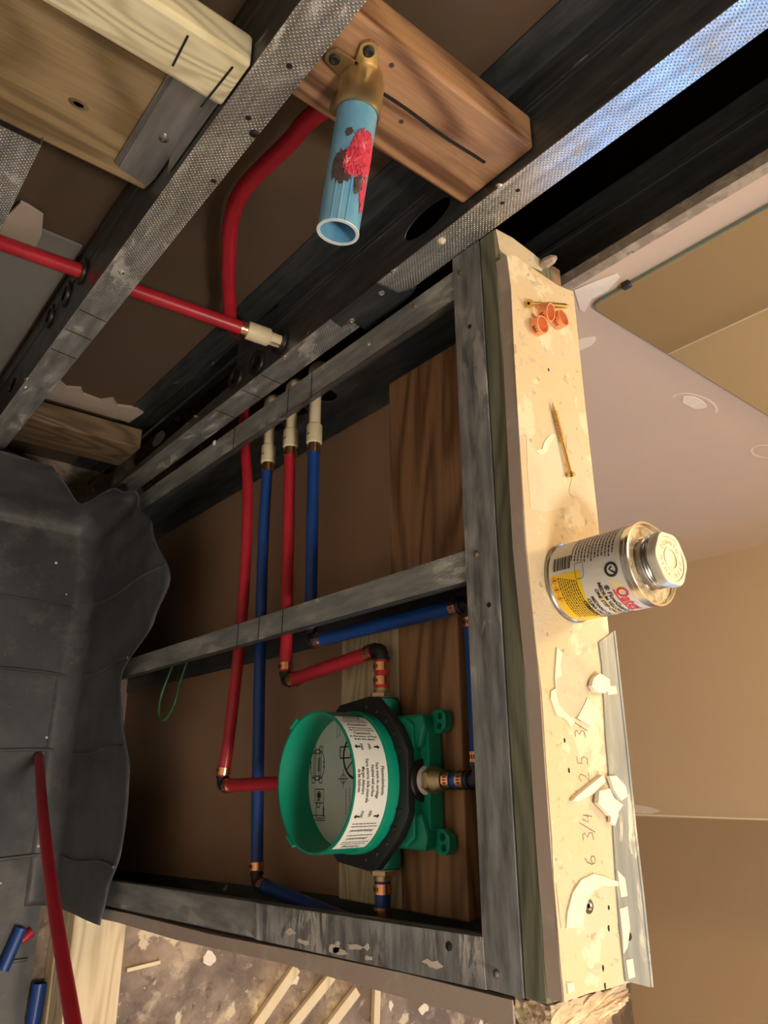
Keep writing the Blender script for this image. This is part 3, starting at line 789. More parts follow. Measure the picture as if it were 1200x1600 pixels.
# copper crimp rings on the ledge
def crimp_thing(c, axis, label):
    t = thing('crimp_ring', c, label, 'ring', 'copper rings on the ledge')
    MB().ring(c, axis, 0.0079, 0.0091, 0.0095, 36).build('band', 'copper_new', t, smooth=True)
    ax = Vector(axis).normalized()
    u = ax.cross(Vector((0, 0, 1)).cross(ax) if abs(ax.z) < 0.99 else Vector((0, 1, 0))).normalized()
    mb = MB()
    for k in range(5):
        a = radians(205 + 9 * k)
        p = Vector(c) + Vector((cos(a), sin(a), 0)) * 0.00925
        mb.box(p.x - 0.0002, p.x + 0.0002, p.y - 0.0004, p.y + 0.0004, p.z - 0.0022, p.z + 0.0018 - 0.001 * (k % 2))
    mb.build('stamp', 'ink', t)
    return t
p = (0.0342, -0.1124, 1.1180)
crimp_thing((p[0], p[1], LZ + 0.0050), (0.05, -0.12, 1), 'copper crimp ring nearest the ledge front, stamped')
p = (0.0684, -0.0905, 1.1180)
crimp_thing((p[0], p[1], LZ + 0.0050), (0.1, 0.05, 1), 'copper crimp ring standing apart near the far edge of the ledge')
p = (0.0450, -0.0937, 1.1180)
crimp_thing((p[0], p[1], LZ + 0.0072), (0.25, -0.30, 1), 'tilted copper crimp ring between the other two and the screw')

# ================================================================== CEMENT CAN
CC = Vector((0.052, -0.366, LZ + 0.0003))
R0 = 0.0338
HC = 0.081
can = thing('cement_can', CC, 'small tin of yellow pipe cement standing on the ledge', 'can')
MB().lathe(CC, (0, 0, 1), [(0.0, R0 - 0.001), (0.0, R0 + 0.0008), (0.003, R0 + 0.0009), (0.004, R0), (HC - 0.004, R0), (HC - 0.003, R0 + 0.0008), (HC, R0 + 0.0008), (HC + 0.0002, R0 - 0.0008), (HC - 0.003, R0 - 0.0016), (HC - 0.0028, 0.004)], 64, True).build('body', 'tin', can, smooth=True)
MB().lathe(CC, (0, 0, 1), [(0.0, R0 + 0.001), (0.0028, R0 + 0.0012), (0.0036, R0 + 0.0004)], 64, False).build('bottom_seam', 'tin_dark', can, smooth=True)
MB().lathe(CC, (0, 0, 1), [(HC - 0.0026, 0.0225), (HC - 0.0022, 0.0275), (HC - 0.0028, 0.031)], 40, False).build('dried_cement', 'glue', can)
MB().lathe(CC, (0, 0, 1), [(HC - 0.003, 0.0212), (HC + 0.002, 0.0215), (HC + 0.0028, 0.0203), (HC + 0.0042, 0.0212), (HC + 0.0052, 0.0203), (HC + 0.0066, 0.0212), (HC + 0.0076, 0.0203), (HC + 0.009, 0.0208), (HC + 0.0095, 0.0208)], 48, False).build('neck_thread', 'tin_dark', can, smooth=True)
cap = MB()
prof = [(HC + 0.0088, 0.0205), (HC + 0.009, 0.0220), (HC + 0.0150, 0.0222), (HC + 0.0166, 0.0213), (HC + 0.0166, 0.0182), (HC + 0.0158, 0.0176), (HC + 0.0158, 0.0096), (HC + 0.0164, 0.0092), (HC + 0.0164, 0.0080), (HC + 0.0156, 0.0076), (HC + 0.0160, 0.0)]
cap.lathe(CC, (0, 0, 1), prof, 48)
for i, v in enumerate(cap.v):     # hexagonal grip edge
    d = v - CC
    r = math.hypot(d.x, d.y)
    if r > 0.0195 and d.z > HC + 0.0088:
        a = math.atan2(d.y, d.x)
        s = 1 + 0.035 * cos(6 * a)
        cap.v[i] = Vector((CC.x + d.x * s, CC.y + d.y * s, v.z))
capo = cap.build('cap', 'lid', can, smooth=True)
def on_can(a0, z0, eps=0.0004):
    def fn(u, v):
        a = radians(a0) + u / R0
        return Vector((CC.x + (R0 + eps) * cos(a), CC.y + (R0 + eps) * sin(a), CC.z + z0 + v))
    return fn
def can_patch(a0, a1, zf0, zf1, mat, eps, name, n=40):
    mb = MB()
    vs = []
    for k in range(n + 1):
        a = radians(a0 + (a1 - a0) * k / n)
        t = k / n
        for z in (zf0(t), zf1(t)):
            vs.append((CC.x + (R0 + eps) * cos(a), CC.y + (R0 + eps) * sin(a), CC.z + z))
    mb.add(vs, [(2 * k, 2 * k + 1, 2 * k + 3, 2 * k + 2) for k in range(n)])
    return mb.build(name, mat, can, smooth=True)
can_patch(0, 359.9, lambda t: 0.0050, lambda t: HC - 0.0075, 'label', 0.00012, 'paper_label', 80)
def yz(t):
    # height of the yellow field: low on the barcode side, rising in an arc
    return 0.012 + 0.024 * min(1, max(0, (t - 0.03) / 0.10)) - 0.006 * max(0, (t - 0.5)) if t > 0.03 else 0.012
can_patch(182, 330, lambda t: 0.0055, lambda t: 0.036 - 0.010 * t, 'yellow', 0.00022, 'yellow_field')
can_patch(205, 228, lambda t: 0.058 + 0.004 * sin(pi * t), lambda t: 0.063 + 0.006 * sin(pi * t), 'pale_yellow', 0.00022, 'pale_swoosh')
can_patch(222, 300, lambda t: 0.046 - 0.006 * t, lambda t: 0.050 - 0.004 * t, 'pale_yellow', 0.00022, 'pale_swoosh')
def can_text(body, size, a0, z0, mat='ink', bold=0.00012, name='lettering', eps=0.0005, xs=1.0):
    f = on_can(a0, z0, eps)
    vs, fs = text_geo(body, size, lambda u, v: f(u * xs, v), 'LEFT', bold)
    MB().add(vs, fs).build(name, mat, can)
# red brand word with underline
can_text('Oatey', 0.0140, 217, 0.0615, 'lred', bold=0.0003, xs=0.86)
f = on_can(219, 0.0600)
mb = MB(); stroke(mb, [(i * 0.0028, 0) for i in range(11)], f, 0.0013); mb.build('underline', 'lred', can)
can_text('\u00ae FlowGuard Gold', 0.0058, 211, 0.0535)
can_text('MEDIUM YELLOW ALL WEATHER', 0.0044, 205, 0.0488)
can_text('ONE STEP CPVC CEMENT', 0.0044, 213, 0.0442)
can_text('MEDIANO ORO TODO', 0.0042, 222, 0.0375)
can_text('CLIMA UNO ETAPA', 0.0042, 224, 0.0332)
can_text('CEMENTO CPVC', 0.0046, 226, 0.0285)
# small print: illegible lines
mb = MB()
for k in range(13):
    f = on_can(118 + random.uniform(0, 3), 0.0275 + k * 0.0033)
    u = 0.0
    while u < 0.030 - (0.0 if k > 2 else 0.002):
        L = random.uniform(0.0012, 0.0034)
        stroke(mb, [(u, 0), (u + L, 0)], f, 0.0011)
        u += L + 0.0007
mb.build('small_print', 'ink', can, kind='stuff')
mb = MB()
u = 0.0
while u < 0.0175:
    w = random.choice((0.0003, 0.0005, 0.0009))
    f = on_can(156, 0.0090)
    stroke(mb, [(0.0, u), (0.0120, u)], f, w)
    u += w + random.choice((0.0003, 0.0005))
mb.build('barcode', 'ink', can)
mb = MB()
for k in range(9):
    f = on_can(186 + k * 1.1, 0.0135 + k * 0.0021)
    u = 0.0
    while u < 0.040:
        L = random.uniform(0.001, 0.003)
        stroke(mb, [(u, 0), (u + L, 0)], f, 0.0009)
        u += L + 0.0006
mb.build('small_print', 'ink', can, kind='stuff')
for k, a in enumerate((189, 202, 215)):
    f = on_can(a, 0.0095, 0.0005)
    mb = MB()
    stroke(mb, [(0, -0.0028), (0.0028, 0), (0, 0.0028), (-0.0028, 0), (0, -0.0028)], f, 0.0005)
    mb.build('hazard_diamond', 'lred', can)
    mb = MB()
    stroke(mb, [(0, -0.0013), (0.0, 0.0013)], f, 0.0009)
    mb.build('hazard_mark', 'ink', can)
# round seal with a tick
f = on_can(192, 0.0645, 0.0005)
for rr, w in ((0.0058, 0.0005), (0.0047, 0.0014)):
    mb = MB(); stroke(mb, [(rr * cos(radians(a)), rr * sin(radians(a))) for a in range(0, 361, 15)], f, w); mb.build('seal_ring', 'ink', can)
mb = MB(); stroke(mb, [(-0.0022, 0.0010), (-0.0004, -0.0020), (0.0036, 0.0034)], f, 0.0014); mb.build('seal_tick', 'ink', can)
f = on_can(172, 0.031, 0.0005)
mb = MB(); stroke(mb, [(0, 0), (0.012, 0), (0.013, 0.001), (0.013, 0.006), (0.010, 0.008), (0.001, 0.008), (0, 0.007), (0, 0)], f, 0.0004); mb.build('package_outline', 'ink', can)
# raised marks on the cap
for k, ch in enumerate('TO OPEN PUSH DOWN'):
    if ch == ' ':
        continue
    a = -2 * pi * k / 17.0 + 1.0
    cdir = Vector((cos(a), sin(a), 0)); tdir = Vector((sin(a), -cos(a), 0))
    o = CC + Vector((0, 0, HC + 0.0160)) + cdir * 0.0118
    vs, fs = text_geo(ch, 0.0052, lambda u, v: o + tdir * u + cdir * v, 'CENTER')
    MB().add(vs, fs).build('embossed_letter', 'tin', can)

# ================================================================== BOARDS IN THE CAVITY
MB().box(0.0572, 0.0918, -0.326, -0.054, 0.866, 1.0805).build('backing_board', 'brown', bevel=0.002,
    label='wide brown board in the upper bay above the pipes', cat='board')
MB().box(0.0572, 0.0918, -0.648, -0.3565, 0.8785, 0.9715).build('backing_board', 'brown', bevel=0.002,
    label='knotty brown board behind the green valve', cat='board')
MB().box(0.0572, 0.0918, -0.648, -0.3565, 0.772, 0.8775).build('backing_board', 'pt_light', bevel=0.002,
    label='pale yellow treated board under the brown one behind the valve', cat='board')

# ================================================================== VALVE
VY, VZ = -0.5275, 0.857
val = thing('shower_valve', (0.05, VY, VZ - 0.085), 'green boxed shower valve with a round cup and black flange', 'valve')
def yzp(pts, x, th, name, mat, parent, holes=(), bevel=0.0, smooth=False):
    return MB().plate(pts, list(holes), (x, 0, 0), (0, 1, 0), (0, 0, 1), th).build(name, mat, parent, bevel=bevel, smooth=smooth)
# cup
cup = MB()
RC = 0.0668
cup.lathe((-0.036, VY, VZ), (1, 0, 0), [(0.0, RC - 0.0022), (0.0, RC), (0.042, RC + 0.0003), (0.043, RC + 0.0020), (0.058, RC + 0.0024), (0.058, RC - 0.004), (0.040, RC - 0.004), (0.0365, RC - 0.0035), (0.0, RC - 0.0022)], 72, False)
cupo = cup.build('cup', 'green', val, smooth=True)
for a in (214, 326):
    d = Vector((0, cos(radians(a)), sin(radians(a))))
    t = Vector((0, -d.z, d.y))
    o = Vector((-0.0335, VY, VZ)) + d * (RC + 0.0012)
    MB().bar(o - t * 0.008, o + t * 0.008, 0.010, 0.0026, d).build('tab', 'green', cupo, bevel=0.0008)
disc = MB().lathe((0.0015, VY, VZ), (-1, 0, 0), [(0, RC - 0.0036), (0.0012, RC - 0.0036)], 64).build('label_disc', 'disc', val)
# line drawings on the disc: facing -X, reading along -Y with tops to +Z ... drawn in (u=-Y, v=+Z)
XD = 0.0001
dfn = lambda u, v: Vector((XD, VY - u, VZ + v))
def draw(lines, w=0.0006, name='line_drawing'):
    mb = MB()
    for l in lines:
        stroke(mb, l, dfn, w)
    mb.build(name, 'ink', disc)
cir = lambda cx, cy, r, a0=0, a1=360, n=24: [(cx + r * cos(radians(a0 + (a1 - a0) * k / n)), cy + r * sin(radians(a0 + (a1 - a0) * k / n))) for k in range(n + 1)]
rect = lambda x0, x1, y0, y1: [(x0, y0), (x1, y0), (x1, y1), (x0, y1), (x0, y0)]
draw([cir(-0.0235, 0.0215, 0.0215)], 0.0026, 'dial_ring')
draw([[(-0.0235, 0.0215), (-0.011, 0.006)], [(-0.0235, 0.0215), (-0.0235, 0.043)], rect(-0.033, -0.022, -0.006, 0.012)], 0.0014)
draw([cir(-0.002, 0.000, 0.0042), [(-0.011, 0.0), (0.007, 0.0)], [(-0.002, -0.009), (-0.002, 0.009)]], 0.0008)
K = 1.35
T = lambda pts: [(-0.0165 + (u + 0.0105) * K, -0.047 + (v + 0.019) * K) for u, v in pts]
draw([T(q_) for q_ in (cir(-0.0125, -0.019, 0.0095, 60, 300), cir(-0.0085, -0.019, 0.0095, -120, 120), rect(-0.022, 0.001, -0.0215, -0.0165), rect(-0.024, -0.020, -0.026, -0.022), rect(-0.001, 0.003, -0.026, -0.022), rect(-0.024, -0.020, -0.016, -0.012), rect(-0.001, 0.003, -0.016, -0.012), rect(-0.019, -0.002, -0.024, -0.014), cir(-0.014, -0.017, 0.0013), cir(-0.0105, -0.017, 0.0013), cir(-0.007, -0.017, 0.0013))], 0.0010)
T2 = lambda pts: [(0.0215 + (u - 0.022) * K, -0.042 + (v + 0.018) * K) for u, v in pts]
draw([T2(q_) for q_ in (rect(0.012, 0.022, -0.024, -0.012), cir(0.0165, -0.0185, 0.0028), rect(0.022, 0.033, -0.022, -0.012), rect(0.031, 0.0345, -0.026, -0.010), rect(0.025, 0.031, -0.0125, -0.0115), rect(0.020, 0.025, -0.021, -0.017))], 0.0009)
draw([T2(cir(0.0165, -0.0185, 0.0012))], 0.0026)
mb = MB()
for j, (v0, u0, u1) in enumerate(((0.005, 0.008, 0.032), (0.011, 0.006, 0.040), (0.017, 0.008, 0.046), (-0.012, -0.056, -0.044), (-0.007, -0.056, -0.046))):
    u = u0
    while u < u1:
        L = random.uniform(0.001, 0.003)
        stroke(mb, [(u, v0), (u + L, v0)], dfn, 0.0008)
        u += L + 0.0007
mb.build('small_print', 'ink', disc, kind='stuff')
# white sticker over the top of the cup
RS = RC + 0.0007
def on_cup(eps):
    # u along -Y around the cup (downwards in the photograph), v towards the wall (+X)
    def fn(u, v):
        a = u / RS
        return Vector((-0.0352 + v, VY - (RS + eps) * sin(a), VZ + (RS + eps) * cos(a)))
    return fn
st = MB()
vs = []
n = 48
A1 = radians(63)
for k in range(n + 1):
    u = (-A1 + 2 * A1 * k / n) * RS
    for v in (0.0003, 0.0385):
        vs.append(on_cup(0.0)(u, v))
st.add(vs, [(2 * k, 2 * k + 1, 2 * k + 3, 2 * k + 2) for k in range(n)])
sto = st.build('sticker', 'white', cupo, smooth=True)
fS = on_cup(0.0003)
def stick_text(body, size, u0, v0, rot, align='LEFT'):
    v0 = v0 * 1.75
    if rot == 0:      # reads downwards, tops to the wall
        g = lambda x, y: fS(u0 + x * 0.95, v0 + y * 1.45)
    elif rot == 1:    # reads towards the wall, tops upwards
        g = lambda x, y: fS(u0 - y * 1.05, v0 + x * 1.45)
    else:             # reads away from the wall, tops downwards
        g = lambda x, y: fS(u0 + y * 1.05, v0 - x * 1.45)
    vs, fs = text_geo(body, size, g, align, 0.00006)
    MB().add(vs, fs).build('lettering', 'ink', sto)
stick_text('Fliesenoberkante', 0.0040, 0.0, 0.0175, 0, 'CENTER')
stick_text('Face avant du carrelage', 0.0036, 0.0, 0.0140, 0, 'CENTER')
stick_text('Finished wall surface', 0.0036, 0.0, 0.0107, 0, 'CENTER')
stick_text('Parte esterna della piastrella', 0.0036, 0.0, 0.0074, 0, 'CENTER')
stick_text('Margen delantero', 0.0036, 0.0, 0.0043, 0, 'CENTER')
stick_text('de las baldosas', 0.0036, 0.0, 0.0015, 0, 'CENTER')
for u in (-0.035, 0.027):
    stick_text('max.', 0.0042, u, 0.0062, 0)
    stick_text('min.', 0.0042, u, 0.0115, 0)
for u in (-0.0315, 0.0325):
    for v0, v1 in ((0.0105, 0.0035), (0.0270, 0.0340)):
        mb = MB()
        s_ = 1 if v1 > v0 else -1
        stroke(mb, [(u, v0), (u, v1 - 0.0030 * s_)], fS, 0.0017)
        mb.add([fS(u - 0.0024, v1 - 0.0030 * s_), fS(u + 0.0024, v1 - 0.0030 * s_), fS(u, v1)], [(0, 1, 2)])
        mb.build('arrow', 'ink', sto)
for body, u in (('Achtung!', -0.0690), ('Attention!', -0.0570), ('Caution!', -0.0455)):
    stick_text(body, 0.0040, u, 0.0108, 1, 'CENTER')
for body, u in (('Achtung!', 0.0690), ('\u00a1Atenci\u00f3n!', 0.0565), ('Attenzione!', 0.0465)):
    stick_text(body, 0.0040, u, 0.0108, 2, 'CENTER')
stick_text('in the event of frost', 0.0028, -0.0420, 0.0108, 1, 'CENTER')
stick_text('drain the pipes!', 0.0028, -0.0388, 0.0108, 1, 'CENTER')
mb = MB()
for u in (-0.0655, -0.0625, -0.0535, -0.0505, 0.0655, 0.0625, 0.0532, 0.0430, 0.0400):
    v = 0.005
    while v < 0.033:
        L = random.uniform(0.0014, 0.0044)
        stroke(mb, [(u, v), (u, v + L)], fS, 0.0008)
        v += L + 0.0006
mb.build('small_print', 'ink', sto, kind='stuff')
# black flange
H1, H2 = 0.0830, 0.0805
oc = []
for (dy, dz) in ((0.029, H2), (0.036, 0.077), (0.052, 0.066), (0.064, 0.052), (0.0815, 0.031), (H1, 0.020), (0.078, -0.031), (0.06, -0.052), (0.029, -H2)):
    oc.append((dy, dz))
outer = [(VY + a, VZ + b) for a, b in oc] + [(VY - a, VZ + b) for a, b in reversed(oc)]
fl = yzp(outer, 0.0165, 0.0095, 'black_flange', 'black', val, [circle(VY, VZ, 0.064, 40)], 0.001)
for a in range(12, 80, 14):
    for s_ in (-1, 1):
        d = Vector((0, s_ * cos(radians(a)), sin(radians(a))))
        o = Vector((0.0150, VY, VZ)) + d * 0.0745
        MB().lathe(o, (1, 0, 0), [(0, 0.0025), (0.0018, 0.003)], 10).build('stud', 'black', fl)
# green body
body = [(-0.060, -0.075), (-0.060, 0.066), (-0.052, 0.078), (-0.020, 0.078), (0.020, 0.078), (0.052, 0.078), (0.060, 0.066), (0.060, -0.075), (0.05, -0.085), (-0.05, -0.085)]
yzp([(VY + a, VZ + b) for a, b in body], 0.0262, 0.028, 'body', 'green', val, bevel=0.003)
top = [(-0.060, 0.060), (-0.057, 0.090), (0.057, 0.090), (0.060, 0.060)]
yzp([(VY + a, VZ + b) for a, b in top], 0.036, 0.0182, 'body_shoulder', 'green', val, bevel=0.003)
for s_ in (-1, 1):
    yzp([(VY + s_ * a, VZ + b) for a, b in ((0.026, 0.04), (0.062, 0.04), (0.062, 0.088), (0.050, 0.092), (0.030, 0.084))], 0.030, 0.012, 'corner_boss', 'green', val, bevel=0.003)
    # ear with screw holes
    cy, cz = VY + s_ * 0.058, VZ + 0.093
    ear = [(cy - s_ * 0.015, cz - 0.013), (cy - s_ * 0.015, cz + 0.004), (cy - s_ * 0.009, cz + 0.0135), (cy + s_ * 0.002, cz + 0.0135), (cy + s_ * 0.0075, cz + 0.0085), (cy + s_ * 0.0075, cz - 0.003), (cy + s_ * 0.001, cz - 0.0105), (cy - s_ * 0.004, cz - 0.016)]
    hh = [circle(cy + s_ * 0.0015, cz + 0.0055, 0.0034, 14), circle(cy - s_ * 0.0078, cz + 0.004, 0.0034, 14), circle(cy - s_ * 0.0055, cz - 0.0075, 0.0026, 14)]
    eo = yzp(ear, 0.044, 0.0095, 'ear', 'green', val, hh, 0.0008)
    for h_ in hh:
        c0 = Vector((0.0525, sum(p[0] for p in h_) / len(h_), sum(p[1] for p in h_) / len(h_)))
        MB().lathe(c0, (-1, 0, 0), [(0, 0.0033), (0.001, 0.0033)], 12).build('hole_floor', 'black', eo)
    # side ports
    PX_ = 0.0375
    MB().lathe((PX_, VY + s_ * 0.055, 0.874), (0, s_, 0), [(0, 0.0190), (0.022, 0.0190), (0.026, 0.0180)], 36).build('port_socket', 'green', val, smooth=True)
    MB().lathe((PX_, VY + s_ * 0.0805, 0.874), (0, s_, 0), [(0, 0.0175), (0.0018, 0.0175)], 30).build('washer', 'black', val)
    MB().lathe((PX_, VY + s_ * 0.082, 0.874), (0, s_, 0), [(0, 0.0145), (0.0012, 0.0145)], 30).build('washer', 'white', val)
    hx = MB().lathe((PX_, VY + s_ * 0.0832, 0.874), (0, s_, 0), [(0, 0.0118), (0.0006, 0.0132), (0.0044, 0.0132), (0.005, 0.0118)], 6).build('brass_nut', 'brass', val)
    MB().lathe((PX_, VY + s_ * 0.088, 0.874), (0, s_, 0), [(0, 0.0092), (0.003, 0.0086), (0.005, 0.0086)], 24).build('brass_barb', 'brass', hx, smooth=True)
# top port
TX, TZ = 0.0405, VZ + 0.0785
MB().lathe((TX, VY, TZ), (0, 0, 1), [(0, 0.0205), (0.0030, 0.0205), (0.0040, 0.0190)], 32).build('collar', 'black', val)
MB().lathe((TX, VY, TZ + 0.0033), (0, 0, 1), [(0, 0.0140), (0.0012, 0.0142), (0.0016, 0.0132), (0.0028, 0.0142), (0.0034, 0.0132), (0.0044, 0.0140), (0.005, 0.0130)], 32).build('white_thread', 'white', val, smooth=True)
hx = MB().lathe((TX, VY, TZ + 0.0083), (0, 0, 1), [(0, 0.0126), (0.0006, 0.0138), (0.0066, 0.0138), (0.0074, 0.0126)], 6).build('brass_nut', 'brass', val)
MB().lathe((TX, VY, TZ + 0.0157), (0, 0, 1), [(0, 0.0116), (0.006, 0.0112), (0.009, 0.0096), (0.014, 0.0094)], 26).build('brass_barb', 'brass', hx, smooth=True)
# lower port on the underside
MB().lathe((0.030, VY, VZ - 0.083), (0, 0, -1), [(0, 0.0205), (0.006, 0.0205), (0.006, 0.0140), (0.012, 0.0138), (0.012, 0.0092), (0.02, 0.0088)], 28).build('lower_port', 'brass', val, smooth=True)

# ================================================================== PIPES
PR = 0.00795
def crimp(parent, p, d, k=1.0, name='crimp_ring'):
    MB().ring(p, d, PR * k + 0.0001, PR * k + 0.0014, 0.0092, 24).build(name, 'copper', parent, smooth=True)
    d = Vector(d).normalized()
    # stamped letters on the ring, facing the open side of the wall
    out = Vector((-1, 0, 0)); out = (out - d * out.dot(d)).normalized()
    q = Vector(p) + out * (PR * k + 0.0015)
    mb = MB()
    sdir = d.cross(out)
    for j in (-1, 0, 1):
        mb.bar(q + sdir * j * 0.0026 - d * 0.0018 + out * -0.0003 * abs(j), q + sdir * j * 0.0026 + d * 0.0018 + out * -0.0003 * abs(j), 0.0010, 0.0004, out)
    mb.build('stamp', 'ink', parent)
def elbow(parent, P, d1, d2):
    P = Vector(P); d1 = Vector(d1).normalized(); d2 = Vector(d2).normalized()
    pts = [P - d1 * 0.020, P - d1 * 0.010]
    for k in range(1, 6):
        t = k / 6
        pts.append((P - d1 * 0.008) * (1 - t) ** 2 + P * 2 * t * (1 - t) + (P + d2 * 0.008) * t * t)
    pts += [P + d2 * 0.010, P + d2 * 0.020]
    e = MB().tube(pts, 0.0072, 16)
    e.tube([P - d1 * 0.0125, P - d1 * 0.0095], 0.0088, 16)
    e.tube([P + d2 * 0.0095, P + d2 * 0.0125], 0.0088, 16)
    e.build('elbow', 'black', parent, smooth=True)
def pex_line(name, mat, pts, label, cat='pipe', bends=(), ends=(None, None), group=None, rings=True):
    """pts: corner points joined by black elbows; bends: {segment: list of middle points}"""
    pts = [Vector(p) for p in pts]
    t = thing(name, pts[0], label, cat, group)
    bends = dict(bends)
    n = len(pts)
    for i in range(n - 1):
        a, b = pts[i], pts[i + 1]
        mid = [Vector(p) for p in bends.get(i, [])]
        da = ((mid[0] if mid else b) - a).normalized()
        db = (b - (mid[-1] if mid else a)).normalized()
        a2 = a + da * 0.0125 if i > 0 else a
        b2 = b - db * 0.0125 if i < n - 2 else b
        path = catmull([a2] + mid + [b2], 8) if mid else [a2, b2]
        MB().tube(path, PR, 20).build('pipe', mat, t, smooth=True)
        if rings and i > 0: crimp(t, a + da * 0.0195, da)
        if rings and i < n - 2: crimp(t, b - db * 0.0195, db)
        if i < n - 2:
            m2 = [Vector(p) for p in bends.get(i + 1, [])]
            dn = ((m2[0] if m2 else pts[i + 2]) - b).normalized()
            elbow(t, b, db, dn)
    return t

XP = 0.035
# lowest red line: comes through the corner stud, drops to an elbow and rises into the valve from below
pex_line('red_pipe', 'red', [(0.030, 0.050, 0.545), (0.0200, -0.5321, 0.5594), (0.030, VY, VZ - 0.098)],
         'long red pipe nearest the liner, elbowed into the underside of the valve', group='pipes in the half wall',
         bends={0: [(0.032, 0.028, 0.532), (0.0300, -0.0258, 0.5461), (0.0280, -0.1181, 0.5680), (0.0250, -0.2426, 0.5799), (0.0230, -0.3570, 0.5789), (0.0210, -0.4694, 0.5701)]})
b1 = pex_line('blue_pipe', 'blue', [(0.0350, -0.0868, 0.6109), (0.0500, -0.6457, 0.6105), (0.0375, -0.668, 0.874), (0.0375, VY - 0.0905, 0.874)],
         'long blue pipe between two red ones, passing left of the valve', group='pipes in the half wall',
         bends={0: [(0.0380, -0.2058, 0.6043), (0.0450, -0.4206, 0.6029)]})
r2 = pex_line('red_pipe', 'red', [(0.0350, -0.0837, 0.6720), (0.0350, -0.4091, 0.6837), (0.0375, -0.392, 0.874), (0.0375, VY + 0.0905, 0.874)],
         'red pipe between the blue ones, elbowed to the upper side of the valve', group='pipes in the half wall')
b3 = pex_line('blue_pipe', 'blue', [(0.0350, -0.0996, 0.7325), (0.0350, -0.3657, 0.7378), (TX, -0.3655, 1.0085), (TX, VY, 1.0095), (TX, VY, 0.968)],
         'blue pipe beside the brown board, looping over to the top port of the valve', group='pipes in the half wall')
for t_, c0, d0 in ((b1, (0.0375, VY - 0.100, 0.874), (0, 1, 0)), (r2, (0.0375, VY + 0.101, 0.874), (0, 1, 0)), (b3, (TX, VY, 0.972), (0, 0, 1))):
    crimp(t_, c0, d0)

# cream couplings carrying the pipes through the corner stud
def cpvc(name, z, yjoint, xc, label, out):
    t = thing(name, (xc, yjoint, z), label, 'fitting', 'cream fittings at the corner stud')
    MB().tube([(xc, yjoint + 0.007, z), (xc, yjoint - 0.002, z)], PR + 0.0006, 18).build('clear_sleeve', 'tin', t, smooth=True)
    crimp(t, (xc, yjoint - 0.005, z), (0, 1, 0))
    MB().lathe((xc, yjoint + 0.004, z), (0, 1, 0), [(0, 0.0098), (0.001, 0.0108), (0.026, 0.0108), (0.0275, 0.0100)], 24).build('coupling', 'cream', t, smooth=True)
    y1 = yjoint + 0.0275
    pts = [(xc, y1, z), (xc, 0.012, z)]
    MB().tube(pts, 0.0080, 18).build('pipe', 'cream', t, smooth=True)
    # elbow in the gap beside the tall stud
    c = Vector((xc, 0.024, z))
    el = [(xc, 0.003, z), (xc, 0.015, z)] + [tuple(c + Vector((out * 0.009 * (1 - cos(a)), -0.009 + 0.009 * sin(a), 0))) for a in (0.4, 0.8, 1.2, 1.5)] + [(xc + out * 0.026, 0.024, z)]
    MB().tube(el, 0.0106, 18).build('elbow', 'cream', t, smooth=True)
    MB().tube([(xc + out * 0.024, 0.024, z), (xc + out * 0.050, 0.024, z)], 0.0080, 16).build('pipe', 'cream', t, smooth=True)
    mb = MB()
    for j in range(3):
        mb.bar((xc - 0.0107, yjoint + 0.016, z + 0.001 * (j - 1) * 2.2), (xc - 0.0107, yjoint + 0.016, z + 0.001 * (j - 1) * 2.2 + 0.0012), 0.0022, 0.0004, (1, 0, 0))
    mb.build('print', 'ink', t)
    return t
a = (0.0350, -0.0868, 0.6109)
cpvc('cream_coupling', a[2] + 0.001, a[1], 0.035, 'cream coupling lowest of the three, joining the long blue pipe', 1)
a = (0.0350, -0.0837, 0.6720)
cpvc('cream_coupling', a[2] + 0.001, a[1], 0.035, 'cream coupling in the middle, joining a red pipe', 1)
a = (0.0350, -0.0996, 0.7325)
cpvc('cream_coupling', a[2] + 0.001, a[1], 0.035, 'cream coupling nearest the brown board, joining a blue pipe', 1)
# pipe straps (black) showing around the holes of the corner stud
for (x, z) in ((0.062, 0.745), (0.060, 0.678), (0.056, 0.612), (0.055, 0.525)):
    pass

# red pipe across the tall studs
ra = thing('red_pipe', (-0.60, 0.062, 0.66), 'red pipe crossing the left stud towards the tall stud', 'pipe')
p0 = Vector((-0.0890, 0.0275, 0.748)); p1 = Vector((VX0, 0.050, 0.7026))
dr = (p1 - p0).normalized()
MB().tube([p0, p1, p1 + dr * 0.35], 0.0088, 20).build('pipe', 'red', ra, smooth=True)
crimp(ra, p0 - dr * 0.0005, dr, 1.1)
cf = thing('cream_coupling', p0, 'cream coupling on the red pipe beside the tall stud', 'fitting')
q = p0 - dr * 0.004
MB().lathe(q, -dr, [(0, 0.0105), (0.001, 0.0120), (0.029, 0.0120), (0.031, 0.0108)], 26).build('coupling', 'cream', cf, smooth=True)
MB().tube([q - dr * 0.030, Vector((CX0 + 0.004, 0.0235, 0.757))], 0.0086, 20).build('pipe', 'cream', cf, smooth=True)
mb = MB()
for j in range(7):
    o_ = q - dr * (0.034 + j * 0.0022)
    out = Vector((-0.3, -1, 0.35)); out = (out - dr * out.dot(dr)).normalized()
    mb.bar(o_ + out * 0.0087 - dr.cross(out) * 0.0015, o_ + out * 0.0087 + dr.cross(out) * 0.0015, 0.0009, 0.0004, out)
mb.build('print', 'ink', cf)
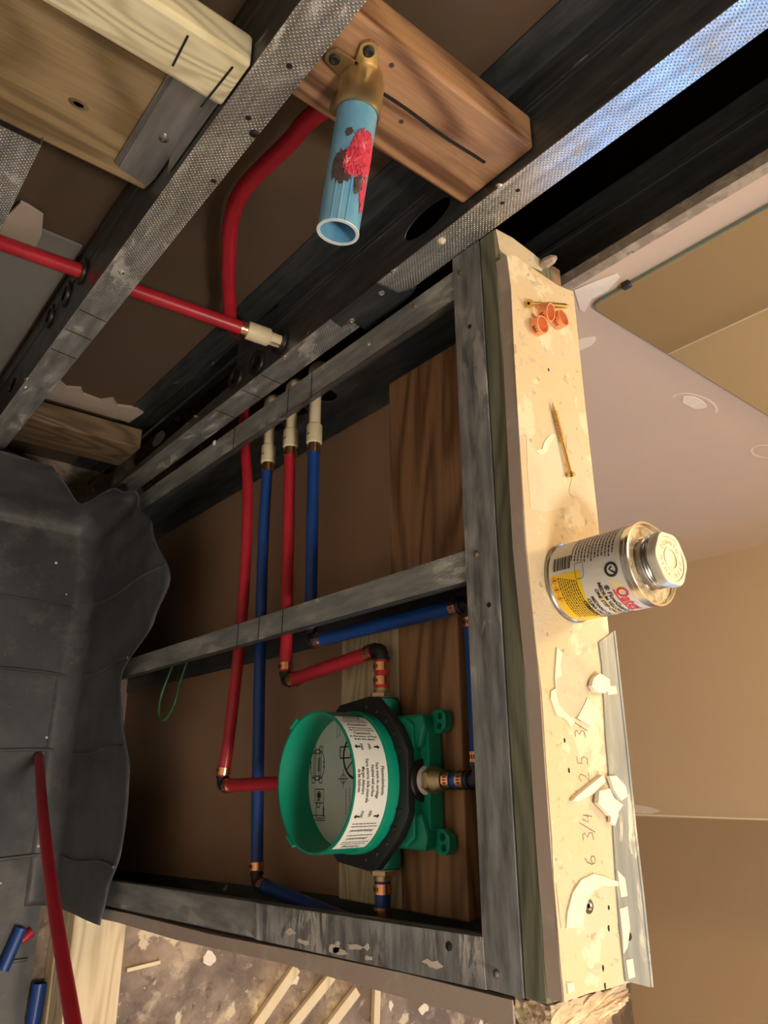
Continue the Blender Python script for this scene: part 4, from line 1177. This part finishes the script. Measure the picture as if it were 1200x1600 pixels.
# red pipe bending down from the brass elbow
rb = thing('red_pipe', (-0.195, 0.05, 0.68), 'bent red pipe hanging from the brass elbow behind the blue stub', 'pipe')
MB().tube(catmull([(-0.196, 0.034, 1.108), (-0.199, 0.043, 1.060), (-0.1969, 0.0470, 1.0257), (-0.1997, 0.0500, 0.9480), (-0.1870, 0.0520, 0.8931), (-0.1472, 0.0550, 0.8113), (-0.1152, 0.0550, 0.7551), (-0.0960, 0.0520, 0.7216), (-0.0375, 0.1019, 0.6303), (-0.012, 0.045, 0.690), (0.012, 0.050, 0.655), (0.03, 0.052, 0.60)], 8), 0.0088, 20).build('pipe', 'red', rb, smooth=True)

# ================================================================== BLOCKING, BRASS ELBOW, BLUE STUB
blk = thing('wood_block', (-0.14, 0.03, 1.098), 'orange brown wood block carrying the brass elbow and blue stub', 'block')
MB().box(-0.2445, -0.0388, 0.0105, 0.0485, 1.0985, 1.1895).build('timber', 'block', blk, bevel=0.003)
mb = MB()
fn = lambda u, v: Vector((u, 0.0101, v))
A_, B_ = (-0.1857, 0.0103, 1.1480), (-0.0611, 0.0103, 1.1495)
stroke(mb, [(A_[0] + (B_[0] - A_[0]) * k / 8, A_[2] + (B_[2] - A_[2]) * k / 8 + 0.0008 * sin(k)) for k in range(9)], fn, 0.0036)
mb.build('marker_line', 'ink', blk)
for px in ((-0.1926, 0.0103, 1.1728), (-0.1513, 0.0103, 1.1363)):
    MB().lathe(px, (0, -1, 0), [(-0.001, 0.002), (0.0002, 0.0022), (0.0003, 0.001)], 12).build('screw_hole', 'tar', blk)
DC = Vector((-0.2035, 0.0103, 1.150))
de = thing('brass_drop_elbow', DC, 'brass drop ear elbow screwed to the wood block', 'elbow')
ax = (Vector((-0.2095, -0.131, 1.127)) - DC).normalized()
MB().lathe(DC + Vector((0, 0.001, 0)), ax, [(0, 0.0165), (0.006, 0.0170), (0.008, 0.0182), (0.036, 0.0188), (0.0385, 0.0182), (0.0385, 0.0140)], 36).build('socket', 'brass', de, smooth=True)
for k, px in enumerate(((-0.2163, 0.0093, 1.1732), (-0.1955, 0.0093, 1.1543), (-0.2331, 0.0093, 1.1512))):
    c = Vector(px)
    d = Vector((c.x - DC.x, 0, c.z - DC.z)); L = d.length; d.normalize()
    s_ = Vector((-d.z, 0, d.x))
    out = [(-0.008, 0.013), (L, 0.0075)] + [(L + 0.0078 * sin(t), 0.0078 * cos(t)) for t in (0.5, 1.0, 1.57, 2.1, 2.6)] + [(L, -0.0075), (-0.008, -0.013)]
    eo = MB().plate(out, [], (DC.x, 0.0066, DC.z), tuple(d), tuple(s_), 0.0034 if d.cross(s_).y > 0 else -0.0034).build('ear', 'brass', de, bevel=0.0008)
    MB().lathe((c.x, 0.0068, c.z), (0, -1, 0), [(0, 0.0046), (0.0016, 0.0046), (0.0024, 0.0030), (0.0012, 0.0009)], 16).build('screw', 'black_screw', eo, smooth=True)
MB().lathe((DC.x, 0.008, DC.z - 0.004), (0.05, 0.28, -1), [(0, 0.012), (0.020, 0.0115), (0.022, 0.0104), (0.040, 0.0100)], 24).build('lower_branch', 'brass', de, smooth=True)
stb = thing('blue_stub', DC, 'blue plastic pipe stub smeared with pink sealant', 'pipe')
s0 = DC + ax * 0.036
SR = 0.0163
LS = 0.109
MB().lathe(s0, ax, [(-0.004, SR - 0.003), (-0.004, SR - 0.0004), (0.0, SR), (LS * 0.55, SR), (LS, SR - 0.0003), (LS, SR - 0.0022), (LS - 0.06, SR - 0.0024), (LS - 0.0605, 0.0)], 40, True).build('pipe', 'stub', stb, smooth=True)
MB().lathe(s0, ax, [(-0.0006, SR), (0.0, SR + 0.0009), (0.0012, SR + 0.0009), (0.0016, SR)], 40, False).build('thread_ring', 'black', stb, smooth=True)
# raised ribs where the pipe was shaved, and sealant smears
uu = ax.cross(Vector((0, 0, 1))).normalized(); ww = ax.cross(uu)
def on_stub(a, d, r): return s0 + ax * d + (uu * cos(a) + ww * sin(a)) * r
tocam = (Vector((-0.48, -0.53, 1.51)) - s0); tocam -= ax * tocam.dot(ax)
A0 = math.atan2(tocam.dot(ww), tocam.dot(uu))
for da in (-0.25, 0.12, 0.45):
    MB().tube([on_stub(A0 + da, 0.060, SR - 0.0003), on_stub(A0 + da, LS - 0.001, SR - 0.0004)], 0.0008, 8).build('shaved_ridge', 'stub', stb, smooth=True)
MB().ring(s0 + ax * (LS - 0.0002), ax, SR - 0.0024, SR + 0.0002, 0.0010, 36).build('cut_rim', plain('cut_rim', (0.62, 0.74, 0.80), 0.6), stb, smooth=True)
def smear(da0, da1, d0, d1, mat, th, name, n=18, m=18, seedv=1, hole=0.35):
    rnd = random.Random(seedv)
    vs, fs = [], []
    for i in range(n + 1):
        for j in range(m + 1):
            s = i / n; t = j / m
            a = A0 + da0 + (da1 - da0) * s
            d = d0 + (d1 - d0) * t
            edge = min(s, 1 - s, t, 1 - t) * 2
            h = SR + 0.0002 + th * (min(1, edge * 3)) * (0.4 + 0.9 * rnd.random())
            vs.append(on_stub(a + 0.05 * (rnd.random() - 0.5), d + 0.0012 * (rnd.random() - 0.5), h))
    for i in range(n):
        for j in range(m):
            s = (i + 0.5) / n; t = (j + 0.5) / m
            e_ = ((s - 0.5) / 0.5) ** 2 + ((t - 0.5) / 0.5) ** 2
            if e_ + hole * (rnd.random() - 0.5) < 0.95:
                k = i * (m + 1) + j
                fs.append((k, k + m + 1, k + m + 2, k + 1))
    if not fs: return
    MB().add(vs, fs).build(name, mat, stb)
# the sign of "right" in the view decides the side of the smear
sgn = 1 if on_stub(A0 + 0.3, 0, SR).x > on_stub(A0, 0, SR).x else -1
smear(sgn * -0.10, sgn * 1.35, 0.024, 0.066, 'pink', 0.0013, 'pink_sealant', 20, 22, 3, 0.5)
smear(sgn * -0.35, sgn * 0.75, 0.044, 0.070, 'pink', 0.0020, 'pink_sealant', 18, 16, 5, 0.7)
smear(sgn * -0.85, sgn * 0.25, 0.046, 0.078, 'tar', 0.0006, 'primer_stain', 14, 14, 9, 0.5)
smear(sgn * 0.35, sgn * 0.75, 0.062, 0.083, 'tar', 0.0007, 'primer_stain', 8, 12, 11, 0.5)
smear(sgn * 0.75, sgn * 1.25, 0.060, 0.095, 'pink', 0.0008, 'pink_sealant', 8, 14, 13, 0.6)
smear(sgn * -0.45, sgn * -0.05, 0.027, 0.035, 'tar', 0.0004, 'primer_stain', 8, 8, 15, 0.5)

# wood at the upper left
MB().box(-0.75, -0.2838, -0.002, 0.030, 1.061, 1.112).build('pale_stud', 'palewood', bevel=0.004,
    label='pale dry timber with two pen marks, top left', cat='timber')
pm = bpy.data.objects[-1] if False else None
pale = [o for o in COL.objects if o.name.startswith('pale_stud')][0]
fn = lambda u, v: Vector((u, -0.0024, v))
for (A_, B_) in (((-0.3338, -0.0022, 1.1039), (-0.3319, -0.0022, 1.0718)), ((-0.2950, -0.0022, 1.1017), (-0.2977, -0.0022, 1.0509))):
    mb = MB()
    stroke(mb, [(A_[0] + (B_[0] - A_[0]) * k / 5, A_[2] + (B_[2] - A_[2]) * k / 5 + 0.0005 * (k % 2)) for k in range(6)], fn, 0.0019)
    mb.build('pen_mark', 'ink', pale)
tb = MB().box(-0.75, -0.2845, 0.0315, 0.0695, 0.895, 1.056).build('tan_board', 'tanwood', bevel=0.003,
    label='wide tan board with a knot below the pale timber', cat='board')
kp = (-0.3704, 0.0313, 0.9579)
for rr, mt in ((0.0060, 'soleply'), (0.0030, 'tar')):
    MB().plate([(kp[0] + rr * 1.5 * cos(k * pi / 8), kp[2] + rr * 0.8 * sin(k * pi / 8)) for k in range(16)], [], (0, 0.0316, 0), (1, 0, 0), (0, 0, 1), 0.0004 if rr > 0.006 else 0.0007).build('knot', mt, tb)
clip = thing('steel_clip', (-0.29, 0.01, 0.93), 'bent steel clip fixing the tan board to the stud', 'clip')
MB().box(-0.2845, -0.2835, 0.010, 0.030, 0.955, 1.058).build('stud_leaf', 'galv_clip', clip)
MB().plate([(-0.317, 0.912), (-0.286, 0.905), (-0.2838, 0.92), (-0.2838, 1.056), (-0.318, 1.056)], [], (0, 0.0305, 0), (1, 0, 0), (0, 0, 1), 0.0012).build('board_leaf', 'galv_clip', clip)
MB().plate([(0.0, 0.912), (0.006, 0.918), (0.006, 1.056), (0.0, 1.056)], [], (-0.3175, 0.0300, 0), (-0.8, -0.45, 0), (0, 0, 1), 0.001).build('bent_lip', 'galv_clip', clip)
rivet(clip, (-0.2977, 0.0292, 0.9719), (0, -1, 0), 0.0045, 'tin_dark')

# board pieces behind the studs
gb = MB().box(-1.1, -0.287, 0.0890, 0.0926, 0.30, 0.695).build('grey_backer', 'greyboard', label='bluish grey board scrap behind the left red pipe', cat='board')
tp = [(-0.3672, 0.0880, 0.7341), (-0.3588, 0.0880, 0.7332), (-0.3413, 0.0880, 0.7278), (-0.3332, 0.0880, 0.6948), (-0.3319, 0.0880, 0.6535), (-0.3536, 0.0880, 0.6465), (-0.3692, 0.0880, 0.6515), (-0.3769, 0.0880, 0.6831)]
MB().plate([(p[0], p[2]) for p in tp], [], (0, 0.0875, 0), (1, 0, 0), (0, 0, 1), -0.005 if False else 0.004).build('drywall_scrap', 'gyp_edge', label='torn drywall scrap under the tan board', cat='scrap')
sb = MB().box(-0.2440, -0.0400, 0.036, 0.074, 0.185, 0.288).build('sole_block', 'soleply', bevel=0.003,
    label='brown block low between the tall studs behind the liner', cat='block')
sc_pts = [(-0.235, 0.335), (-0.215, 0.352), (-0.19, 0.328), (-0.17, 0.340), (-0.16, 0.322), (-0.13, 0.318), (-0.115, 0.338), (-0.10, 0.318), (-0.07, 0.330), (-0.055, 0.322), (-0.06, 0.27), (-0.235, 0.27)]
MB().plate(sc_pts, [], (0, 0.0885, 0), (1, 0, 0), (0, 0, 1), -0.006).build('drywall_scrap', 'gyp_edge', label='ragged broken drywall edge above the low brown block', cat='scrap')

# ================================================================== LINER, CURB, FLOOR ITEMS
random.seed(21)
def interp(tab, s):
    if s <= tab[0][0]: return tab[0][1]
    for (a, va), (b, vb) in zip(tab, tab[1:]):
        if s <= b:
            t = (s - a) / (b - a)
            t = t * t * (3 - 2 * t)
            return va + (vb - va) * t
    return tab[-1][1]
# path along the wall foot: s from -1.0 (left) to 0 (corner) to 0.70 (end of half wall)
H = [(-1.0, 0.25), (-0.30, 0.245), (-0.257, 0.252), (-0.215, 0.298), (-0.176, 0.285), (-0.142, 0.240), (-0.10, 0.235), (-0.072, 0.285), (-0.034, 0.272), (0.034, 0.262), (0.10, 0.34), (0.198, 0.405), (0.255, 0.36), (0.335, 0.272), (0.41, 0.292), (0.487, 0.315), (0.60, 0.33), (0.66, 0.30), (0.70, 0.278)]
BL = [(-1.0, 0.004), (-0.25, 0.004), (-0.215, 0.020), (-0.15, 0.010), (-0.10, 0.05), (-0.05, 0.028), (0.03, 0.012), (0.198, 0.004), (0.335, 0.012), (0.487, 0.004), (0.70, 0.006)]
def path(s):
    r = 0.055
    q = r * pi / 4
    if s < -q: return Vector((s + q - r, 0.0 - 0.013, 0)), Vector((0, -1, 0))
    if s > q: return Vector((-0.003, -0.013 - r - (s - q), 0)), Vector((-1, 0, 0))
    a = (s + q) / (2 * q) * pi / 2
    c = Vector((-r, -0.013 - r, 0))
    d = Vector((sin(a), cos(a), 0))
    return c + d * r + Vector((-0.003 * sin(a), 0, 0)), -d
ns, nt = 170, 26
vs, fs = [], []
svals = [-1.0 + 1.70 * i / ns for i in range(ns + 1)]
for s in svals:
    p, nrm = path(s)
    h = interp(H, s); bl = interp(BL, s)
    for j in range(nt + 1):
        t = j / nt
        if t < 0.3:
            k = t / 0.3
            off = 0.046 - 0.040 * sin(k * pi / 2) if True else 0
            z = 0.006 + 0.040 * (1 - cos(k * pi / 2))
        else:
            k = (t - 0.3) / 0.7
            z = 0.046 + (h - 0.046) * k
            off = 0.006 + bl * k * k + 0.004 * sin(k * 5 + s * 24) * k
        # wrinkles near the folded corner
        if abs(s) < 0.16:
            off += 0.005 * sin(s * 90 + t * 5) * t * (1 - abs(s) / 0.16)
        vs.append(p + nrm * off + Vector((0, 0, z)))
for i in range(ns):
    for j in range(nt):
        k = i * (nt + 1) + j
        fs.append((k, k + nt + 1, k + nt + 2, k + 1))
lin = thing('pan_liner', (-0.4, -0.4, 0.0), 'dark grey shower pan liner turned up against the studs', 'liner')
ln = MB().add(vs, fs)
up_o = ln.build('upturn', 'liner', lin, smooth=True)
md = up_o.modifiers.new('thick', 'SOLIDIFY'); md.thickness = 0.0016; md.offset = 0
vs, fs = [], []
nx, ny = 60, 110
FX0, FX1, FY0, FY1 = -1.15, -0.024, -1.75, -0.036
folds = (-0.20, -0.335, -0.475, -0.645, -0.80)
for i in range(nx + 1):
    for j in range(ny + 1):
        x = FX0 + (FX1 - FX0) * i / nx; y = FY0 + (FY1 - FY0) * j / ny
        z = 0.006 + 0.0025 * sin(x * 13 + y * 3) * sin(y * 9 - x * 5) + 0.0008 * random.random()
        vs.append((x + (0.004 * sin(y * 14) if i == nx else 0), y, max(0.0035, z)))
for i in range(nx):
    for j in range(ny):
        k = i * (ny + 1) + j
        fs.append((k, k + ny + 1, k + ny + 2, k + 1))
MB().add(vs, fs).build('pan', 'liner', lin, smooth=True)
# packing creases pressed into the sheet: raised folds
for fy in folds:
    pts = []
    for k in range(24):
        x = -0.032 - 0.9 * k / 23
        pts.append((x, fy + 0.006 * sin(x * 11 + fy * 9), 0.0085 + 0.001 * sin(x * 17)))
    MB().tube(pts, 0.0028, 6, rs=[0.0028 + 0.0008 * sin(k) for k in range(24)]).build('fold', 'liner', lin, smooth=True)
    s = -fy - 0.068 + 0.0432
    if s < 0.66:
        pts = []
        for k in range(12):
            t = k / 11
            p, nrm = path(s + 0.004 * sin(t * 6))
            h = interp(H, s)
            z = 0.05 + (h - 0.056) * t
            pts.append(p + nrm * (0.0075 + interp(BL, s) * t * t + 0.004 * sin(t * 5 + s * 24) * t) + Vector((0, 0, z)))
        MB().tube(pts, 0.0022, 6).build('fold', 'liner', lin, smooth=True)
# crumbs on the liner
for k in range(26):
    x, y = random.uniform(-0.34, -0.03), random.uniform(-0.95, -0.08)
    r = random.uniform(0.0012, 0.0034)
    mb = MB().lathe((x, y, 0.0075), (random.uniform(-.3, .3), random.uniform(-.3, .3), 1), [(0, r * 0.7), (r * 0.6, r), (r * 1.2, r * 0.4)], 6)
    mb.build('plaster_crumb', 'chip', label='white plaster crumb lying on the grey liner', cat='crumb', group='plaster crumbs on the liner')

# curb of stacked studs
cu = thing('shower_curb', (0.048, -1.3, 0.0), 'pale wooden shower curb of stacked studs beyond the liner', 'curb')
for k in range(3):
    MB().box(0.002 + 0.002 * (k == 1), 0.0915 + 0.002 * (k == 1), -2.0, -0.7185, 0.0385 * k + 0.0005, 0.0385 * k + 0.0375).build('board', 'curb', cu, bevel=0.003)
MB().box(0.002, 0.0935, -0.69, 0.0, 0.0005, 0.0375).build('sole_plate', 'soleply', label='bottom plate under the half wall studs', cat='plate') if False else None
MB().lathe((0.0286, -0.7365, 0.1155), (0, 0, 1), [(0.0, 0.009), (0.0008, 0.008), (0.001, 0.003)], 10).build('glue_drop', 'mud', cu)

# loose red pipe leaning out over the liner
lr = thing('red_pipe', (-0.0604, -0.4844, 0.0160), 'loose red pipe leaning up from the liner towards the front', 'pipe')
MB().tube(catmull([(-0.0618, -0.4822, 0.0160), (-0.106, -0.575, 0.24), (-0.141, -0.668, 0.45), (-0.171, -0.757, 0.655), (-0.215, -0.86, 0.92)], 10), PR, 20).build('pipe', 'red', lr, smooth=True)
def offcut(name, mat, a, b, r, label):
    a = Vector(a); b = Vector(b)
    d = (b - a).normalized(); L = (b - a).length
    MB().lathe(a, d, [(0, r - 0.0018), (0, r), (L, r), (L, r - 0.0018), (L - 0.02, r - 0.0018), (L - 0.0205, 0.0001)], 20, False).build(name, mat, smooth=True, label=label, cat='offcut', group='pipe offcuts on the liner')
offcut('pipe_offcut', 'blue', (-0.0714, -0.8153, 0.0170), (-0.0516, -0.7559, 0.0170), 0.0100, 'short blue pipe offcut beside the small red one')
offcut('pipe_offcut', 'red', (-0.0426, -0.7728, 0.0120), (-0.0317, -0.7635, 0.0120), 0.0079, 'stubby red pipe offcut on the liner')
offcut('pipe_offcut', 'blue', (-0.0093, -0.8423, 0.0170), (-0.0123, -0.9059, 0.0170), 0.0115, 'blue pipe offcut at the bottom edge next to the curb')

# sticks on the floor beyond the curb
def stick(a, b, w, label):
    a = Vector(a); b = Vector(b)
    b = b + (b - a) * 0.6
    MB().bar((a.x, a.y, 0.008), (b.x, b.y, 0.008), w, 0.013).build('wood_stick', wood('stick_wood', (0.62, 0.50, 0.30), (0.78, 0.67, 0.43), 1, 30, 0.7), bevel=0.001, label=label, cat='stick', group='wood sticks on the floor')
stick((0.5078, -0.8892, 0.0100), (0.4202, -0.9742, 0.0100), 0.021, 'pale wood stick nearest the curb on the stained floor')
stick((0.5997, -0.9156, 0.0100), (0.5041, -0.9883, 0.0100), 0.021, 'second pale wood stick from the curb')
stick((0.6670, -0.9538, 0.0100), (0.5999, -1.0043, 0.0100), 0.021, 'third pale wood stick from the curb, shortest in view')
stick((0.7223, -0.9558, 0.0100), (0.7185, -1.0242, 0.0100), 0.017, 'thin pale wood stick farthest from the curb')
MB().bar((0.1447, -0.8459, 0.0060), (0.2075, -0.8408, 0.0060), 0.006, 0.005).build('wood_splinter', 'stick', label='thin yellow splinter on the floor beside the curb', cat='splinter')
for k in range(14):
    x, y = random.uniform(0.13, 1.1), random.uniform(-1.15, -0.74)
    MB().zprism(irregular(x, y, random.uniform(0.005, 0.014), random.uniform(0.004, 0.012), 11, 0.45), 0.0004, random.uniform(0.0012, 0.003)).build('plaster_flake', 'mud' if k % 3 else 'gyp_edge', label='dried plaster flake stuck on the stained floor', cat='flake', group='plaster flakes on the floor')

# green wire behind the middle stud
gw = MB().tube(catmull([(0.05, -0.315, 0.36), (0.045, -0.33, 0.33), (0.04, -0.365, 0.31), (0.035, -0.40, 0.300), (0.034, -0.425, 0.305), (0.036, -0.432, 0.325), (0.040, -0.41, 0.345), (0.045, -0.37, 0.352), (0.05, -0.325, 0.37)], 6), 0.0018, 8)
gw.build('green_wire', 'wire', smooth=True, label='thin green wire loop hanging below the middle stud', cat='wire')

# ================================================================== MIRROR AND LAMPS
mi = thing('wall_mirror', (0.65, -0.015, 1.0963), 'frameless wall mirror reflecting tan walls', 'mirror')
MX0, MX1, MZ0, MZ1 = 0.1665, 1.10, 1.0963, 1.90
rc = 0.012
corner = [(MX0 + rc - rc * cos(a), MZ0 + rc - rc * sin(a)) for a in (0, 0.5, 1.0, 1.57)]
MB().plate(corner + [(MX1, MZ0), (MX1, MZ1), (MX0, MZ1)], [], (0, -0.0129, 0), (1, 0, 0), (0, 0, 1), 0.0042).build('glass_edge', 'glassedge', mi)
ins = 0.0012
corner2 = [(MX0 + ins + rc - rc * cos(a), MZ0 + ins + rc - rc * sin(a)) for a in (0, 0.5, 1.0, 1.57)]
MB().plate(corner2 + [(MX1 - ins, MZ0 + ins), (MX1 - ins, MZ1 - ins), (MX0 + ins, MZ1 - ins)], [], (0, -0.0171, 0), (1, 0, 0), (0, 0, 1), 0.0004).build('silvering', 'mirror', mi)
cp = (0.1661, -0.0175, 1.1454)
MB().box(cp[0] - 0.004, cp[0] + 0.004, -0.0195, -0.0129, cp[2] - 0.005, cp[2] + 0.005).build('clip', 'black', mi, bevel=0.001)

vl = thing('vanity_lamp', (0.62, -0.03, 1.98), 'globe lamp on the wall above the mirror', 'lamp')
MB().lathe((0.62, -0.0127, 2.02), (0, -1, 0), [(0, 0.055), (0.012, 0.055), (0.018, 0.04)], 32).build('back_plate', 'steel', vl, smooth=True)
MB().tube([(0.62, -0.03, 2.02), (0.62, -0.10, 2.02), (0.62, -0.135, 2.0)], 0.009, 12).build('arm', 'steel', vl, smooth=True)
gl = MB()
gl.lathe((0.62, -0.145, 1.895), (0, 0, 1), [(0.055 - 0.055 * cos(t), 0.055 * sin(t)) for t in [pi * k / 16 for k in range(17)]], 24, False)
gl.build('globe', 'bulb', vl, smooth=True)
cl = thing('fill_lamp', (-0.25, -1.15, 2.37), 'round ceiling lamp added as fill over the shower side', 'lamp')  # unseen lamp, added for general fill in the shower
MB().lathe((-0.25, -1.15, 2.398), (0, 0, -1), [(0, 0.16), (0.02, 0.16), (0.02, 0.15)], 40, False).build('rim', 'steel', cl, smooth=True)
MB().lathe((-0.25, -1.15, 2.396), (0, 0, -1), [(0.0, 0.149), (0.018, 0.148), (0.030, 0.12), (0.034, 0.0)], 40).build('diffuser', 'shower_fill', cl, smooth=True)

cl2 = thing('fill_lamp', (1.0, -1.75, 2.37), 'round ceiling lamp added to brighten the right wall and floor', 'lamp')  # second unseen lamp, added to lift the right wall and far floor
MB().lathe((1.0, -1.75, 2.398), (0, 0, -1), [(0, 0.16), (0.02, 0.16), (0.02, 0.15)], 40, False).build('rim', 'steel', cl2, smooth=True)
MB().lathe((1.0, -1.75, 2.396), (0, 0, -1), [(0.0, 0.149), (0.018, 0.148), (0.030, 0.12), (0.034, 0.0)], 40).build('diffuser', 'room_fill', cl2, smooth=True)
